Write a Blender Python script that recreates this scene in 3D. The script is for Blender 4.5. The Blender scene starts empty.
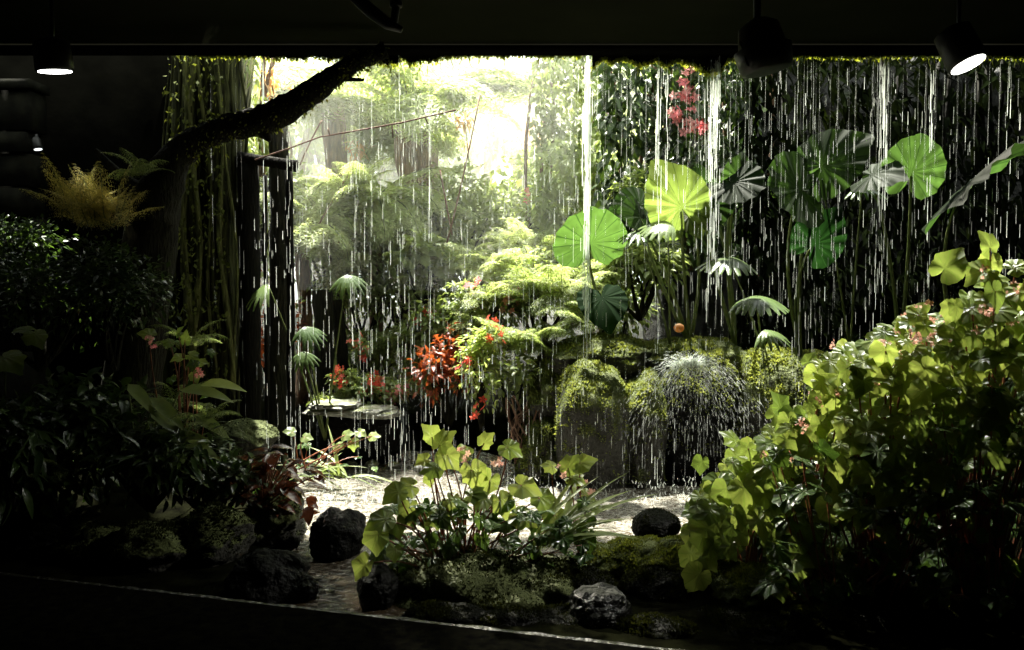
import bpy, bmesh, math, random
import numpy as np
from mathutils import Vector, noise

R = random.Random(11)
rng = np.random.default_rng(11)
PI = math.pi
col = bpy.context.scene.collection
CAMZ = 1.6
F = 30.0 / 36.0 * 1024
PITCH = math.radians(-2.35)
WATER = 0.12


def P(px, py, Y):
    """world point at depth Y seen around this place of the view (used for laying the garden out)"""
    a = (px - 512) / F
    b = (325 - py) / F
    cy, sy = math.cos(PITCH), math.sin(PITCH)
    dy = cy - b * sy
    dz = sy + b * cy
    t = Y / dy
    return np.array([a * t, Y, CAMZ + dz * t])


# ------------------------------------------------------------------ mesh batches
ORIGIN = {}


def unit(v):
    v = np.asarray(v, float)
    n = np.linalg.norm(v, axis=-1, keepdims=True)
    return v / np.maximum(n, 1e-9)


class Tmpl:
    def __init__(self, verts, faces, uv):
        self.v = np.array(verts, float)
        self.uv = np.array(uv, float)
        self.sizes = np.array([len(f) for f in faces])
        self.loops = np.concatenate([np.array(f) for f in faces])


class Batch:
    def __init__(self):
        self.V = []; self.U = []; self.T = []; self.S = []; self.L = []; self.n = 0

    def raw(self, v, uv, tint, sizes, loops):
        self.V.append(v); self.U.append(uv); self.T.append(tint)
        self.S.append(sizes); self.L.append(loops + self.n); self.n += len(v)

    def many(self, t, pos, yd, up, sc, tint, wid=1.0):
        pos = np.atleast_2d(pos).astype(float); n = len(pos)
        yd = unit(np.broadcast_to(yd, (n, 3))); up = np.broadcast_to(up, (n, 3))
        x = unit(np.cross(yd, up)); z = np.cross(x, yd)
        sc = np.broadcast_to(sc, (n,)); tint = np.broadcast_to(tint, (n,)); wid = np.broadcast_to(wid, (n,))
        v = (t.v[None, :, 0, None] * x[:, None, :] * wid[:, None, None] + t.v[None, :, 1, None] * yd[:, None, :]
             + t.v[None, :, 2, None] * z[:, None, :]) * sc[:, None, None] + pos[:, None, :]
        m = len(t.v)
        loops = (t.loops[None, :] + (np.arange(n) * m)[:, None]).ravel()
        self.raw(v.reshape(-1, 3), np.tile(t.uv, (n, 1)), np.repeat(tint, m), np.tile(t.sizes, n), loops)

    def tube(self, pts, rad, sides=6, tint=0.5, cap=True, jitter=0.0):
        pts = np.array(pts, float); n = len(pts)
        rad = np.broadcast_to(np.array(rad, float), (n,))
        tan = np.gradient(pts, axis=0); tan = unit(tan)
        ref = np.array([0.0, 0, 1]) if abs(tan[0][2]) < 0.9 else np.array([1.0, 0, 0])
        a = unit(np.cross(tan[0], ref)); A = []
        for k in range(n):
            a = a - tan[k] * np.dot(a, tan[k]); a = unit(a); A.append(a)
        A = np.array(A); B = np.cross(tan, A)
        th = np.arange(sides) * 2 * PI / sides
        r = rad[:, None] * (1 + (rng.random((n, sides)) - .5) * jitter)
        v = pts[:, None, :] + r[..., None] * (np.cos(th)[None, :, None] * A[:, None, :] + np.sin(th)[None, :, None] * B[:, None, :])
        v = v.reshape(-1, 3)
        uv = np.stack([np.tile(np.arange(sides) / sides, n), np.repeat(np.arange(n) / max(n - 1, 1), sides)], 1)
        fs = []
        for k in range(n - 1):
            for s in range(sides):
                s2 = (s + 1) % sides
                fs += [k * sides + s, k * sides + s2, (k + 1) * sides + s2, (k + 1) * sides + s]
        sizes = [4] * ((n - 1) * sides)
        if cap:
            fs += list(range(sides))[::-1]; sizes.append(sides)
            fs += [(n - 1) * sides + s for s in range(sides)]; sizes.append(sides)
        self.raw(v, uv, np.full(len(v), tint), np.array(sizes), np.array(fs))

    def box(self, lo, hi, tint=.5):
        (a, b, c), (d, e, f) = lo, hi
        v = np.array([(a, b, c), (d, b, c), (d, e, c), (a, e, c), (a, b, f), (d, b, f), (d, e, f), (a, e, f)], float)
        fs = np.array([0, 3, 2, 1, 4, 5, 6, 7, 0, 1, 5, 4, 1, 2, 6, 5, 2, 3, 7, 6, 3, 0, 4, 7])
        self.raw(v, v[:, :2] * 0, np.full(8, tint), np.full(6, 4), fs)

    def build(self, name, mat, parent=None, smooth=True, root=None):
        me = bpy.data.meshes.new(name)
        if self.n:
            V = np.concatenate(self.V); U = np.concatenate(self.U); T = np.concatenate(self.T)
            S = np.concatenate(self.S).astype(np.int32); L = np.concatenate(self.L).astype(np.int32)
            if parent is not None:
                V = V - ORIGIN[parent.name]
            elif root is not None:
                V = V - np.asarray(root)
            me.vertices.add(len(V)); me.vertices.foreach_set('co', V.astype(np.float32).ravel())
            me.loops.add(len(L)); me.loops.foreach_set('vertex_index', L)
            me.polygons.add(len(S))
            me.polygons.foreach_set('loop_start', np.concatenate([[0], np.cumsum(S)[:-1]]).astype(np.int32))
            me.update(calc_edges=True)
            ul = me.uv_layers.new(name='UVMap'); ul.data.foreach_set('uv', U[L].astype(np.float32).ravel())
            at = me.attributes.new('tint', 'FLOAT', 'POINT'); at.data.foreach_set('value', T.astype(np.float32))
            if smooth:
                me.polygons.foreach_set('use_smooth', np.ones(len(S), bool))
            me.validate()
        me.materials.append(mat)
        o = bpy.data.objects.new(name, me); col.objects.link(o)
        if parent is not None:
            o.parent = parent; ORIGIN[o.name] = ORIGIN[parent.name]
        else:
            if root is not None:
                o.location = tuple(root)
            ORIGIN[o.name] = np.array(root if root is not None else (0., 0, 0), float)
        return o


def tag(o, label=None, cat=None, group=None, kind=None):
    if label: o['label'] = label
    if cat: o['category'] = cat
    if group: o['group'] = group
    if kind: o['kind'] = kind
    return o


def thing(name, label, cat, loc, group=None, kind=None):
    o = bpy.data.objects.new(name, None); col.objects.link(o)
    o.location = tuple(float(c) for c in loc); o.empty_display_size = .1
    ORIGIN[o.name] = np.array(loc, float)
    return tag(o, label, cat, group, kind)


# ------------------------------------------------------------------ materials
def nt(name):
    m = bpy.data.materials.new(name); m.use_nodes = True
    t = m.node_tree; t.nodes.clear()
    return m, t, t.nodes, t.links


def N(nodes, kind, **kw):
    n = nodes.new(kind)
    for k, v in kw.items():
        if k in n.inputs: n.inputs[k].default_value = v
        else: setattr(n, k, v)
    return n


def leaf_mat(name, c1, c2, trans=.5, tcol=None, rough=.4, vein=0, veincol=None, spec=.5, bump=.3, spread=1.0):
    m, t, ns, lk = nt(name)
    at = N(ns, 'ShaderNodeAttribute', attribute_name='tint')
    ramp = N(ns, 'ShaderNodeMix', data_type='RGBA')
    ramp.inputs[6].default_value = (*c1, 1); ramp.inputs[7].default_value = (*c2, 1)
    lk.new(at.outputs['Fac'], ramp.inputs[0])
    base = ramp.outputs[2]
    tc = N(ns, 'ShaderNodeNewGeometry')
    nz = N(ns, 'ShaderNodeTexNoise', Scale=18.0, Detail=2.0)
    lk.new(tc.outputs['Position'], nz.inputs['Vector'])
    mm = N(ns, 'ShaderNodeMapRange'); mm.inputs['To Min'].default_value = .7; mm.inputs['To Max'].default_value = 1.25
    lk.new(nz.outputs['Fac'], mm.inputs['Value'])
    sc = N(ns, 'ShaderNodeVectorMath', operation='SCALE')
    lk.new(base, sc.inputs[0]); lk.new(mm.outputs[0], sc.inputs['Scale']); base = sc.outputs[0]
    nrm = None
    if vein:
        uv = N(ns, 'ShaderNodeUVMap', uv_map='UVMap'); sp = N(ns, 'ShaderNodeSeparateXYZ')
        lk.new(uv.outputs[0], sp.inputs[0])
        mu = N(ns, 'ShaderNodeMath', operation='MULTIPLY'); mu.inputs[1].default_value = vein * PI
        if vein > 0 and name.startswith('blade'):   # feather veined
            ab = N(ns, 'ShaderNodeMath', operation='SUBTRACT'); ab.inputs[1].default_value = .5
            lk.new(sp.outputs[0], ab.inputs[0])
            a2 = N(ns, 'ShaderNodeMath', operation='ABSOLUTE'); lk.new(ab.outputs[0], a2.inputs[0])
            s2 = N(ns, 'ShaderNodeMath', operation='SUBTRACT'); lk.new(sp.outputs[1], s2.inputs[0]); lk.new(a2.outputs[0], s2.inputs[1])
            lk.new(s2.outputs[0], mu.inputs[0])
        else:
            lk.new(sp.outputs[0], mu.inputs[0])
        si = N(ns, 'ShaderNodeMath', operation='SINE'); lk.new(mu.outputs[0], si.inputs[0])
        b = N(ns, 'ShaderNodeMath', operation='ABSOLUTE'); lk.new(si.outputs[0], b.inputs[0])
        mr = N(ns, 'ShaderNodeMapRange'); mr.inputs['From Min'].default_value = 0.0; mr.inputs['From Max'].default_value = .22
        mr.inputs['To Min'].default_value = 1; mr.inputs['To Max'].default_value = 0
        lk.new(b.outputs[0], mr.inputs['Value'])
        mx = N(ns, 'ShaderNodeMix', data_type='RGBA'); mx.inputs[7].default_value = (*(veincol or c2), 1)
        lk.new(mr.outputs[0], mx.inputs[0]); lk.new(base, mx.inputs[6]); base = mx.outputs[2]
        bp = N(ns, 'ShaderNodeBump', Strength=bump, Distance=.01); lk.new(b.outputs[0], bp.inputs['Height']); nrm = bp.outputs[0]
    else:
        bp = N(ns, 'ShaderNodeBump', Strength=.25, Distance=.01)
        n2 = N(ns, 'ShaderNodeTexNoise', Scale=60.0); lk.new(tc.outputs['Position'], n2.inputs['Vector'])
        lk.new(n2.outputs['Fac'], bp.inputs['Height']); nrm = bp.outputs[0]
    pr = N(ns, 'ShaderNodeBsdfPrincipled', Roughness=rough); pr.inputs['Specular IOR Level'].default_value = spec
    lk.new(base, pr.inputs['Base Color']); lk.new(nrm, pr.inputs['Normal'])
    tr = N(ns, 'ShaderNodeBsdfTranslucent')
    hs = N(ns, 'ShaderNodeMix', data_type='RGBA', blend_type='MULTIPLY'); hs.inputs[0].default_value = 1
    hs.inputs[7].default_value = (*(tcol or (1.6, 1.5, .7)), 1)
    lk.new(base, hs.inputs[6]); lk.new(hs.outputs[2], tr.inputs['Color'])
    ms = N(ns, 'ShaderNodeMixShader'); ms.inputs[0].default_value = trans
    lk.new(pr.outputs[0], ms.inputs[1]); lk.new(tr.outputs[0], ms.inputs[2])
    out = N(ns, 'ShaderNodeOutputMaterial'); lk.new(ms.outputs[0], out.inputs['Surface'])
    return m


def solid(name, c1, c2=None, rough=.7, scale=6.0, bump=.4, spec=.4, metallic=0.0, stretch=(1, 1, 1), detail=6.0, dist=.03):
    m, t, ns, lk = nt(name)
    g = N(ns, 'ShaderNodeNewGeometry'); mp = N(ns, 'ShaderNodeVectorMath', operation='MULTIPLY')
    mp.inputs[1].default_value = stretch; lk.new(g.outputs['Position'], mp.inputs[0])
    nz = N(ns, 'ShaderNodeTexNoise', Scale=scale, Detail=detail); lk.new(mp.outputs[0], nz.inputs['Vector'])
    cr = N(ns, 'ShaderNodeValToRGB'); cr.color_ramp.elements[0].position = .35; cr.color_ramp.elements[1].position = .68
    cr.color_ramp.elements[0].color = (*c1, 1); cr.color_ramp.elements[1].color = (*(c2 or c1), 1)
    lk.new(nz.outputs['Fac'], cr.inputs[0])
    bp = N(ns, 'ShaderNodeBump', Strength=bump, Distance=dist); lk.new(nz.outputs['Fac'], bp.inputs['Height'])
    pr = N(ns, 'ShaderNodeBsdfPrincipled', Roughness=rough, Metallic=metallic); pr.inputs['Specular IOR Level'].default_value = spec
    lk.new(cr.outputs[0], pr.inputs['Base Color']); lk.new(bp.outputs[0], pr.inputs['Normal'])
    out = N(ns, 'ShaderNodeOutputMaterial'); lk.new(pr.outputs[0], out.inputs['Surface'])
    return m


def rock_mat(name, stone1, stone2, moss1, moss2, amount=.35, rough=.35, spec=.5):
    m, t, ns, lk = nt(name)
    g = N(ns, 'ShaderNodeNewGeometry')
    nz = N(ns, 'ShaderNodeTexNoise', Scale=7.0, Detail=8.0); lk.new(g.outputs['Position'], nz.inputs['Vector'])
    n2 = N(ns, 'ShaderNodeTexNoise', Scale=45.0, Detail=6.0); lk.new(g.outputs['Position'], n2.inputs['Vector'])
    sp = N(ns, 'ShaderNodeSeparateXYZ'); lk.new(g.outputs['Normal'], sp.inputs[0])
    ad = N(ns, 'ShaderNodeMath', operation='ADD'); lk.new(sp.outputs[2], ad.inputs[0]); lk.new(nz.outputs['Fac'], ad.inputs[1])
    mr = N(ns, 'ShaderNodeMapRange'); mr.inputs['From Min'].default_value = 1.15 - amount; mr.inputs['From Max'].default_value = 1.45 - amount
    lk.new(ad.outputs[0], mr.inputs['Value'])
    a = N(ns, 'ShaderNodeMix', data_type='RGBA'); a.inputs[6].default_value = (*stone1, 1); a.inputs[7].default_value = (*stone2, 1); lk.new(n2.outputs['Fac'], a.inputs[0])
    b = N(ns, 'ShaderNodeMix', data_type='RGBA'); b.inputs[6].default_value = (*moss1, 1); b.inputs[7].default_value = (*moss2, 1); lk.new(n2.outputs['Fac'], b.inputs[0])
    c = N(ns, 'ShaderNodeMix', data_type='RGBA'); lk.new(mr.outputs[0], c.inputs[0]); lk.new(a.outputs[2], c.inputs[6]); lk.new(b.outputs[2], c.inputs[7])
    r = N(ns, 'ShaderNodeMapRange'); r.inputs['To Min'].default_value = rough; r.inputs['To Max'].default_value = .9; lk.new(mr.outputs[0], r.inputs['Value'])
    hb = N(ns, 'ShaderNodeMath', operation='ADD'); lk.new(nz.outputs['Fac'], hb.inputs[0]); lk.new(n2.outputs['Fac'], hb.inputs[1])
    bp = N(ns, 'ShaderNodeBump', Strength=.8, Distance=.025); lk.new(hb.outputs[0], bp.inputs['Height'])
    pr = N(ns, 'ShaderNodeBsdfPrincipled'); pr.inputs['Specular IOR Level'].default_value = spec; lk.new(c.outputs[2], pr.inputs['Base Color']); lk.new(r.outputs[0], pr.inputs['Roughness']); lk.new(bp.outputs[0], pr.inputs['Normal'])
    out = N(ns, 'ShaderNodeOutputMaterial'); lk.new(pr.outputs[0], out.inputs['Surface'])
    return m


def emis(name, c, s):
    m, t, ns, lk = nt(name)
    e = N(ns, 'ShaderNodeEmission', Strength=s); e.inputs[0].default_value = (*c, 1)
    o = N(ns, 'ShaderNodeOutputMaterial'); lk.new(e.outputs[0], o.inputs['Surface'])
    return m


def falling_mat(name, tint=(.95, 1, .93), alpha=.75):
    m, t, ns, lk = nt(name)
    tr = N(ns, 'ShaderNodeBsdfTranslucent'); tr.inputs['Color'].default_value = (*tint, 1)
    df = N(ns, 'ShaderNodeBsdfPrincipled', Roughness=.12); df.inputs['Base Color'].default_value = (*tint, 1)
    a = N(ns, 'ShaderNodeMixShader'); a.inputs[0].default_value = .6; lk.new(df.outputs[0], a.inputs[1]); lk.new(tr.outputs[0], a.inputs[2])
    tp = N(ns, 'ShaderNodeBsdfTransparent')
    at = N(ns, 'ShaderNodeAttribute', attribute_name='tint')
    mu = N(ns, 'ShaderNodeMath', operation='MULTIPLY'); mu.inputs[1].default_value = alpha; lk.new(at.outputs['Fac'], mu.inputs[0])
    b = N(ns, 'ShaderNodeMixShader'); lk.new(mu.outputs[0], b.inputs[0]); lk.new(tp.outputs[0], b.inputs[1]); lk.new(a.outputs[0], b.inputs[2])
    o = N(ns, 'ShaderNodeOutputMaterial'); lk.new(b.outputs[0], o.inputs['Surface'])
    return m


def water_mat():
    m, t, ns, lk = nt('pool_water')
    g = N(ns, 'ShaderNodeNewGeometry')
    n1 = N(ns, 'ShaderNodeTexNoise', Scale=9.0, Detail=5.0, Roughness=.65); lk.new(g.outputs['Position'], n1.inputs['Vector'])
    vo = N(ns, 'ShaderNodeTexVoronoi', Scale=16.0); lk.new(g.outputs['Position'], vo.inputs['Vector'])
    w = N(ns, 'ShaderNodeMath', operation='MULTIPLY'); w.inputs[1].default_value = 42.0; lk.new(vo.outputs['Distance'], w.inputs[0])
    s = N(ns, 'ShaderNodeMath', operation='SINE'); lk.new(w.outputs[0], s.inputs[0])
    s3 = N(ns, 'ShaderNodeMath', operation='MULTIPLY'); s3.inputs[1].default_value = .12; lk.new(s.outputs[0], s3.inputs[0])
    ad = N(ns, 'ShaderNodeMath', operation='ADD'); lk.new(n1.outputs['Fac'], ad.inputs[0]); lk.new(s3.outputs[0], ad.inputs[1])
    bp = N(ns, 'ShaderNodeBump', Strength=1.0, Distance=.02); lk.new(ad.outputs[0], bp.inputs['Height'])
    # foam, with sky and sun glints also painted into the pale colour
    n2 = N(ns, 'ShaderNodeTexNoise', Scale=24.0, Detail=6.0, Roughness=.8); lk.new(g.outputs['Position'], n2.inputs['Vector'])
    sp = N(ns, 'ShaderNodeSeparateXYZ'); lk.new(g.outputs['Position'], sp.inputs[0])
    yr = N(ns, 'ShaderNodeMapRange'); yr.inputs['From Min'].default_value = 4.2; yr.inputs['From Max'].default_value = 5.3; lk.new(sp.outputs[1], yr.inputs['Value'])
    th = N(ns, 'ShaderNodeMapRange'); th.inputs['From Min'].default_value = .42; th.inputs['From Max'].default_value = .6; lk.new(n2.outputs['Fac'], th.inputs['Value'])
    fm = N(ns, 'ShaderNodeMath', operation='MULTIPLY'); lk.new(yr.outputs[0], fm.inputs[0]); lk.new(th.outputs[0], fm.inputs[1])
    cm = N(ns, 'ShaderNodeMix', data_type='RGBA'); cm.inputs[6].default_value = (.05, .035, .02, 1); cm.inputs[7].default_value = (.36, .35, .3, 1)
    lk.new(fm.outputs[0], cm.inputs[0])
    pr = N(ns, 'ShaderNodeBsdfPrincipled', Roughness=.1, IOR=1.5)
    pr.inputs['Specular IOR Level'].default_value = 1.0
    lk.new(cm.outputs[2], pr.inputs['Base Color']); lk.new(bp.outputs[0], pr.inputs['Normal'])
    o = N(ns, 'ShaderNodeOutputMaterial'); lk.new(pr.outputs[0], o.inputs['Surface'])
    return m


M = {
    'begonia': leaf_mat('begonia_leaf', (.075, .13, .035), (.28, .34, .11), .54, (1.5, 1.45, .85), .33, 9, (.16, .26, .05), .5, .5),
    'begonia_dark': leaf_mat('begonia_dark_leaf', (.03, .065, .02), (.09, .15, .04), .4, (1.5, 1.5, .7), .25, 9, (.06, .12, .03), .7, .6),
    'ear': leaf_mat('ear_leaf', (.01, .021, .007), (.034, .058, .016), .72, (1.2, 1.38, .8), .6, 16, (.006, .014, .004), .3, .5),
    'ear_dim': leaf_mat('ear_leaf_dim', (.004, .012, .004), (.008, .022, .006), .6, (1.15, 1.4, .8), .8, 18, (.012, .03, .01), .05, .4),  # ear leaf copy with shade put into a darker colour
    'ear_bright': leaf_mat('ear_leaf_bright', (.06, .085, .025), (.115, .15, .045), .72, (1.3, 1.4, .8), .6, 18, (.04, .06, .02), .4, .5),  # ear leaf copy with the backlit glow put into a brighter colour
    'fern': leaf_mat('fern_leaf', (.11, .15, .04), (.32, .39, .15), .5, (1.45, 1.42, .95), .5),
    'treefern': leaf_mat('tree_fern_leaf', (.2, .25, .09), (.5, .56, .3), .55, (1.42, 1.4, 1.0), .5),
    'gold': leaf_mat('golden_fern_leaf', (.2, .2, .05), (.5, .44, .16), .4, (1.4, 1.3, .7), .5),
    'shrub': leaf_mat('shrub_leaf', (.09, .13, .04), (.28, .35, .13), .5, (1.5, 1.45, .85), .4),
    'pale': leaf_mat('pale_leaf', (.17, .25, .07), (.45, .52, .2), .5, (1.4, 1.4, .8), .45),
    'darkwall': leaf_mat('shaded_leaf', (.002, .003, .0015), (.006, .009, .003), .2, (1.5, 1.5, .7), 1.0, spec=0),  # shade on the rear wall painted in as near-black leaf colour
    'dark': leaf_mat('dark_leaf', (.012, .028, .008), (.05, .085, .02), .3, (1.5, 1.5, .7), .28),
    'palm': leaf_mat('palm_leaf', (.05, .09, .03), (.12, .17, .06), .3, (1.5, 1.5, .8), .22, spec=1.0),
    'red': leaf_mat('red_leaf', (.12, .025, .01), (.32, .09, .03), .5, (1.6, 1.2, .6), .4),
    'wine': leaf_mat('wine_leaf', (.05, .018, .01), (.16, .05, .022), .3, (1.6, 1.2, .6), .2, spec=.8),
    'orange': leaf_mat('orange_leaf', (.45, .24, .1), (.65, .42, .2), .5, (1.4, 1.2, .7), .5),
    'petal_red': leaf_mat('petal_red', (.8, .07, .05), (.9, .25, .16), .5, (1.3, 1.1, 1), .5),
    'petal_pink': leaf_mat('petal_pink', (.8, .16, .2), (.9, .5, .46), .5, (1.2, 1.1, 1.1), .5),
    'petal_pale': leaf_mat('petal_pale', (.6, .28, .22), (.8, .55, .45), .5, (1.2, 1.1, 1), .5),
    'moss': leaf_mat('moss_tuft', (.05, .065, .014), (.2, .23, .055), .4, (1.5, 1.4, .7), .8, spec=.1),
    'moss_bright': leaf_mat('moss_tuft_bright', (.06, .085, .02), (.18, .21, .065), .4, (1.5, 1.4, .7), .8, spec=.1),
    'moss_dim': leaf_mat('moss_tuft_dim', (.006, .008, .003), (.022, .026, .007), .3, (1.5, 1.4, .7), .9, spec=.05),  # moss copy with shade put into a much darker colour
    'moss_hang': leaf_mat('moss_hang', (.1, .13, .02), (.3, .34, .06), .5, (1.6, 1.5, .6), .6),
    'stem': solid('stem_green', (.06, .09, .02), (.12, .14, .04), .5, 30, .1),
    'stem_red': solid('stem_red', (.16, .04, .02), (.26, .09, .03), .45, 30, .1),
    'bark': solid('bark_dark', (.005, .005, .003), (.02, .019, .01), .9, spec=.1, scale=9, bump=1.0, stretch=(6, 6, 1)),
    'bark_brown': solid('bark_brown', (.06, .03, .015), (.2, .11, .05), .85, 8, 1.0, stretch=(5, 5, 1)),
    'bark_moss': solid('bark_mossy', (.008, .008, .004), (.06, .065, .022), .9, 5, 1.0, spec=.1, stretch=(7, 7, .8)),
    'post': solid('wet_post', (.003, .003, .002), (.009, .008, .005), .9, 10, .6, spec=.1, stretch=(6, 6, 1)),
    'ceiling': solid('ceiling_paint', (.012, .013, .008), (.016, .017, .011), 1, 2, .1, spec=0),
    'ceiling_dark': solid('ceiling_paint_dark', (.003, .003, .002), (.004, .004, .003), 1, 2, .1, spec=0),
    'wallpaint': solid('dark_wall', (.001, .001, .0008), (.002, .002, .0015), 1, 3, .3, spec=0),
    'stoneblock': solid('stone_block', (.004, .004, .003), (.012, .012, .008), .9, 8, .6, spec=.05),
    'soil': solid('soil', (.0015, .0015, .001), (.006, .0065, .003), 1, 8, 1.0, spec=0),
    'kerb': solid('kerb_stone', (.001, .001, .001), (.003, .003, .002), 1, 20, .3, spec=0),
    'wet': solid('wet_rim', (.01, .01, .008), (.03, .03, .02), .25, 30, .8),
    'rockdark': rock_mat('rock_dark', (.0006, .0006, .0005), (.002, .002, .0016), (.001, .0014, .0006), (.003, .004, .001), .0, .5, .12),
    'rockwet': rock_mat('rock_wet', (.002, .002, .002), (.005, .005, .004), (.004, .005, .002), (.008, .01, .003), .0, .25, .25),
    'rockmoss': rock_mat('rock_mossy', (.012, .012, .009), (.03, .028, .02), (.03, .04, .01), (.1, .12, .03), .6, .8),
    'ledge': rock_mat('ledge_stone', (.12, .12, .11), (.45, .45, .4), (.1, .12, .04), (.2, .22, .08), -.12, .35),
    'backrock': rock_mat('back_rock', (.004, .004, .003), (.012, .012, .009), (.008, .012, .003), (.025, .035, .008), .2, .7),
    'black': solid('black_metal', (.004, .004, .004), (.006, .006, .006), .5, 20, .05),
    'lamp': emis('lamp_disc', (1, .99, .95), 7.0),
    'lampdim': emis('lamp_disc_dim', (.95, .98, 1), 1.6),
    'water': water_mat(),
    'fall': falling_mat('falling_water_streaks', alpha=.48),
    'stream': falling_mat('stream_water', alpha=.66),
    'rope': solid('vine_rope', (.12, .06, .04), (.2, .12, .08), .8, 20, .3),
}


# ------------------------------------------------------------------ leaf templates
def strip_leaf(w=.5, n=5, fold=.25, droop=.3, peak=.4, across=2):
    V, U, Fs = [], [], []
    for i in range(n + 1):
        t = i / n
        ww = w / 2 * (math.sin(PI * t ** (math.log(.5) / math.log(peak))) ** .8 if 0 < t < 1 else 0.015)
        for j in range(across + 1):
            s = j / across * 2 - 1
            V.append((s * ww, t, fold * abs(s) * ww - droop * t * t + 0)); U.append((.5 + s * .5, t))
    k = across + 1
    for i in range(n):
        for j in range(across):
            Fs.append((i * k + j, i * k + j + 1, (i + 1) * k + j + 1, (i + 1) * k + j))
    return Tmpl(V, Fs, U)


def polar_leaf(rf, na=28, nr=3, cup=.12, wave=.04, wn=7, droop=.25, seed=0):
    """rf(theta): outline, theta 0 at the tip (+y), pi at the stalk notch"""
    V, U, Fs = [(0, 0, 0)], [(.5, 0)], []
    for k in range(1, nr + 1):
        q = k / nr
        for i in range(na):
            th = -PI + (i + .5) / na * 2 * PI
            r = rf(th) * q
            x, y = r * math.sin(th), r * math.cos(th)
            z = -cup * r * r + wave * q * q * math.sin(th * wn + seed) - droop * max(y, 0) ** 2 + .10 * abs(math.sin(th * wn * .5)) * r * .5
            V.append((x, y, z)); U.append((th / (2 * PI) + .5, q))
    for i in range(na - 1):
        Fs.append((0, 1 + i, 2 + i))
        for k in range(nr - 1):
            a = 1 + k * na + i
            Fs.append((a, a + na, a + na + 1, a + 1))
    return Tmpl(V, Fs, U)


def outline(deg, rad, teeth=0.0, nt_=26, asym=0.0):
    ra = np.radians(deg)
    return lambda th: float(np.interp(abs(th), ra, rad)) * (1 + asym * math.sin(th)) + teeth * (abs(math.sin(th * nt_ / 2)) - .5)


heart = outline([0, 8, 20, 50, 90, 130, 152, 168, 180], [1, .9, .8, .7, .63, .66, .62, .34, .06], .02, 26)
rounded = outline([0, 10, 60, 120, 150, 170, 180], [1, .93, .86, .84, .76, .42, .06], .02, 26)


def lobed(v):
    if v == 0: return outline([0, 10, 24, 40, 54, 68, 84, 104, 120, 145, 162, 174, 180], [1, .85, .72, .68, .76, .66, .62, .67, .58, .56, .48, .25, .08], .035, 40, .1)
    if v == 1: return outline([0, 8, 24, 38, 48, 62, 84, 100, 118, 145, 162, 174, 180], [1.0, .84, .68, .63, .78, .62, .57, .65, .54, .52, .44, .2, .08], .035, 44, -.14)
    return outline([0, 8, 22, 45, 60, 80, 110, 140, 160, 174, 180], [1, .84, .68, .62, .7, .58, .56, .58, .5, .25, .08], .035, 40, .16)


def fan_palm(nf=11, spread=2.6, w=.09, seed=3):
    V, U, Fs = [], [], []
    r = random.Random(seed)
    for f in range(nf):
        th = -spread / 2 + spread * f / (nf - 1)
        L = .8 + .2 * math.cos(th) + r.uniform(-.06, .06)
        b = len(V)
        for i in range(6):
            t = i / 5
            ww = w * (.35 + 1.0 * math.sin(PI * min(1, t * .9 + .08)))
            d = L * t
            z = -.38 * t ** 2.2
            cx, cy = math.sin(th) * d, math.cos(th) * d
            nx, ny = math.cos(th), -math.sin(th)
            V += [(cx - nx * ww, cy - ny * ww, z - .02), (cx, cy, z + .012), (cx + nx * ww, cy + ny * ww, z - .02)]
            U += [(0, t), (.5, t), (1, t)]
        for i in range(5):
            q = b + i * 3
            Fs += [(q, q + 1, q + 4, q + 3), (q + 1, q + 2, q + 5, q + 4)]
    return Tmpl(V, Fs, U)


def flower_tmpl(np_=5):
    V, U, Fs = [], [], []
    for p in range(np_):
        a = p * 2 * PI / np_; b = len(V)
        c, s = math.cos(a), math.sin(a); c2, s2 = math.cos(a + .5), math.sin(a + .5); c3, s3 = math.cos(a - .5), math.sin(a - .5)
        V += [(0, 0, 0), (c2 * .6, s2 * .6, .2), (c, s, .12), (c3 * .6, s3 * .6, .2)]
        U += [(.5, 0), (0, .5), (.5, 1), (1, .5)]
        Fs.append((b, b + 3, b + 2, b + 1))
    return Tmpl(V, Fs, U)


T = {
    'oval': strip_leaf(.5, 5, .3, .3, .42),
    'lance': strip_leaf(.26, 5, .3, .35, .35),
    'strap': strip_leaf(.075, 8, .5, .7, .4),
    'small': strip_leaf(.55, 2, .25, .2, .45),
    'mini': Tmpl([(0, 0, 0), (.26, .45, .05), (0, 1, -.12), (-.26, .45, .05)], [(0, 1, 2, 3)], [(.5, 0), (1, .5), (.5, 1), (0, .5)]),
    'pinnule': Tmpl([(0, 0, 0), (.15, .3, .0), (0, 1, -.1), (-.15, .3, .0)], [(0, 1, 2, 3)], [(.5, 0), (1, .5), (.5, 1), (0, .5)]),
    'blade': Tmpl([(-.06, 0, 0), (.06, 0, 0), (0.04, 1, 0)], [(0, 1, 2)], [(0, 0), (1, 0), (.5, 1)]),
    'lobedA': polar_leaf(lobed(0), 56, 3, .12, .03, 5, .25),
    'lobedB': polar_leaf(lobed(1), 56, 3, .3, .04, 5, .1, 2),
    'lobedC': polar_leaf(lobed(2), 56, 3, -.1, .05, 4, .4, 4),
    'heart': polar_leaf(heart, 60, 5, .12, .035, 13, .3),
    'round': polar_leaf(rounded, 60, 5, -.02, .04, 13, .1),
    'fan': fan_palm(),
    'fan2': fan_palm(8, 2.2, .07, 5),
    'flower': flower_tmpl(),
}
LOBES = ('lobedA', 'lobedB', 'lobedC')


def curve(a, b, sag=0.0, n=8, side=(0, 0, 0), p=1.0):
    a = np.array(a, float); b = np.array(b, float); t = np.linspace(0, 1, n)[:, None]
    return a + (b - a) * t ** p + np.array([0, 0, 1.]) * sag * (4 * t * (1 - t)) + np.array(side) * (4 * t * (1 - t))


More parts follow.
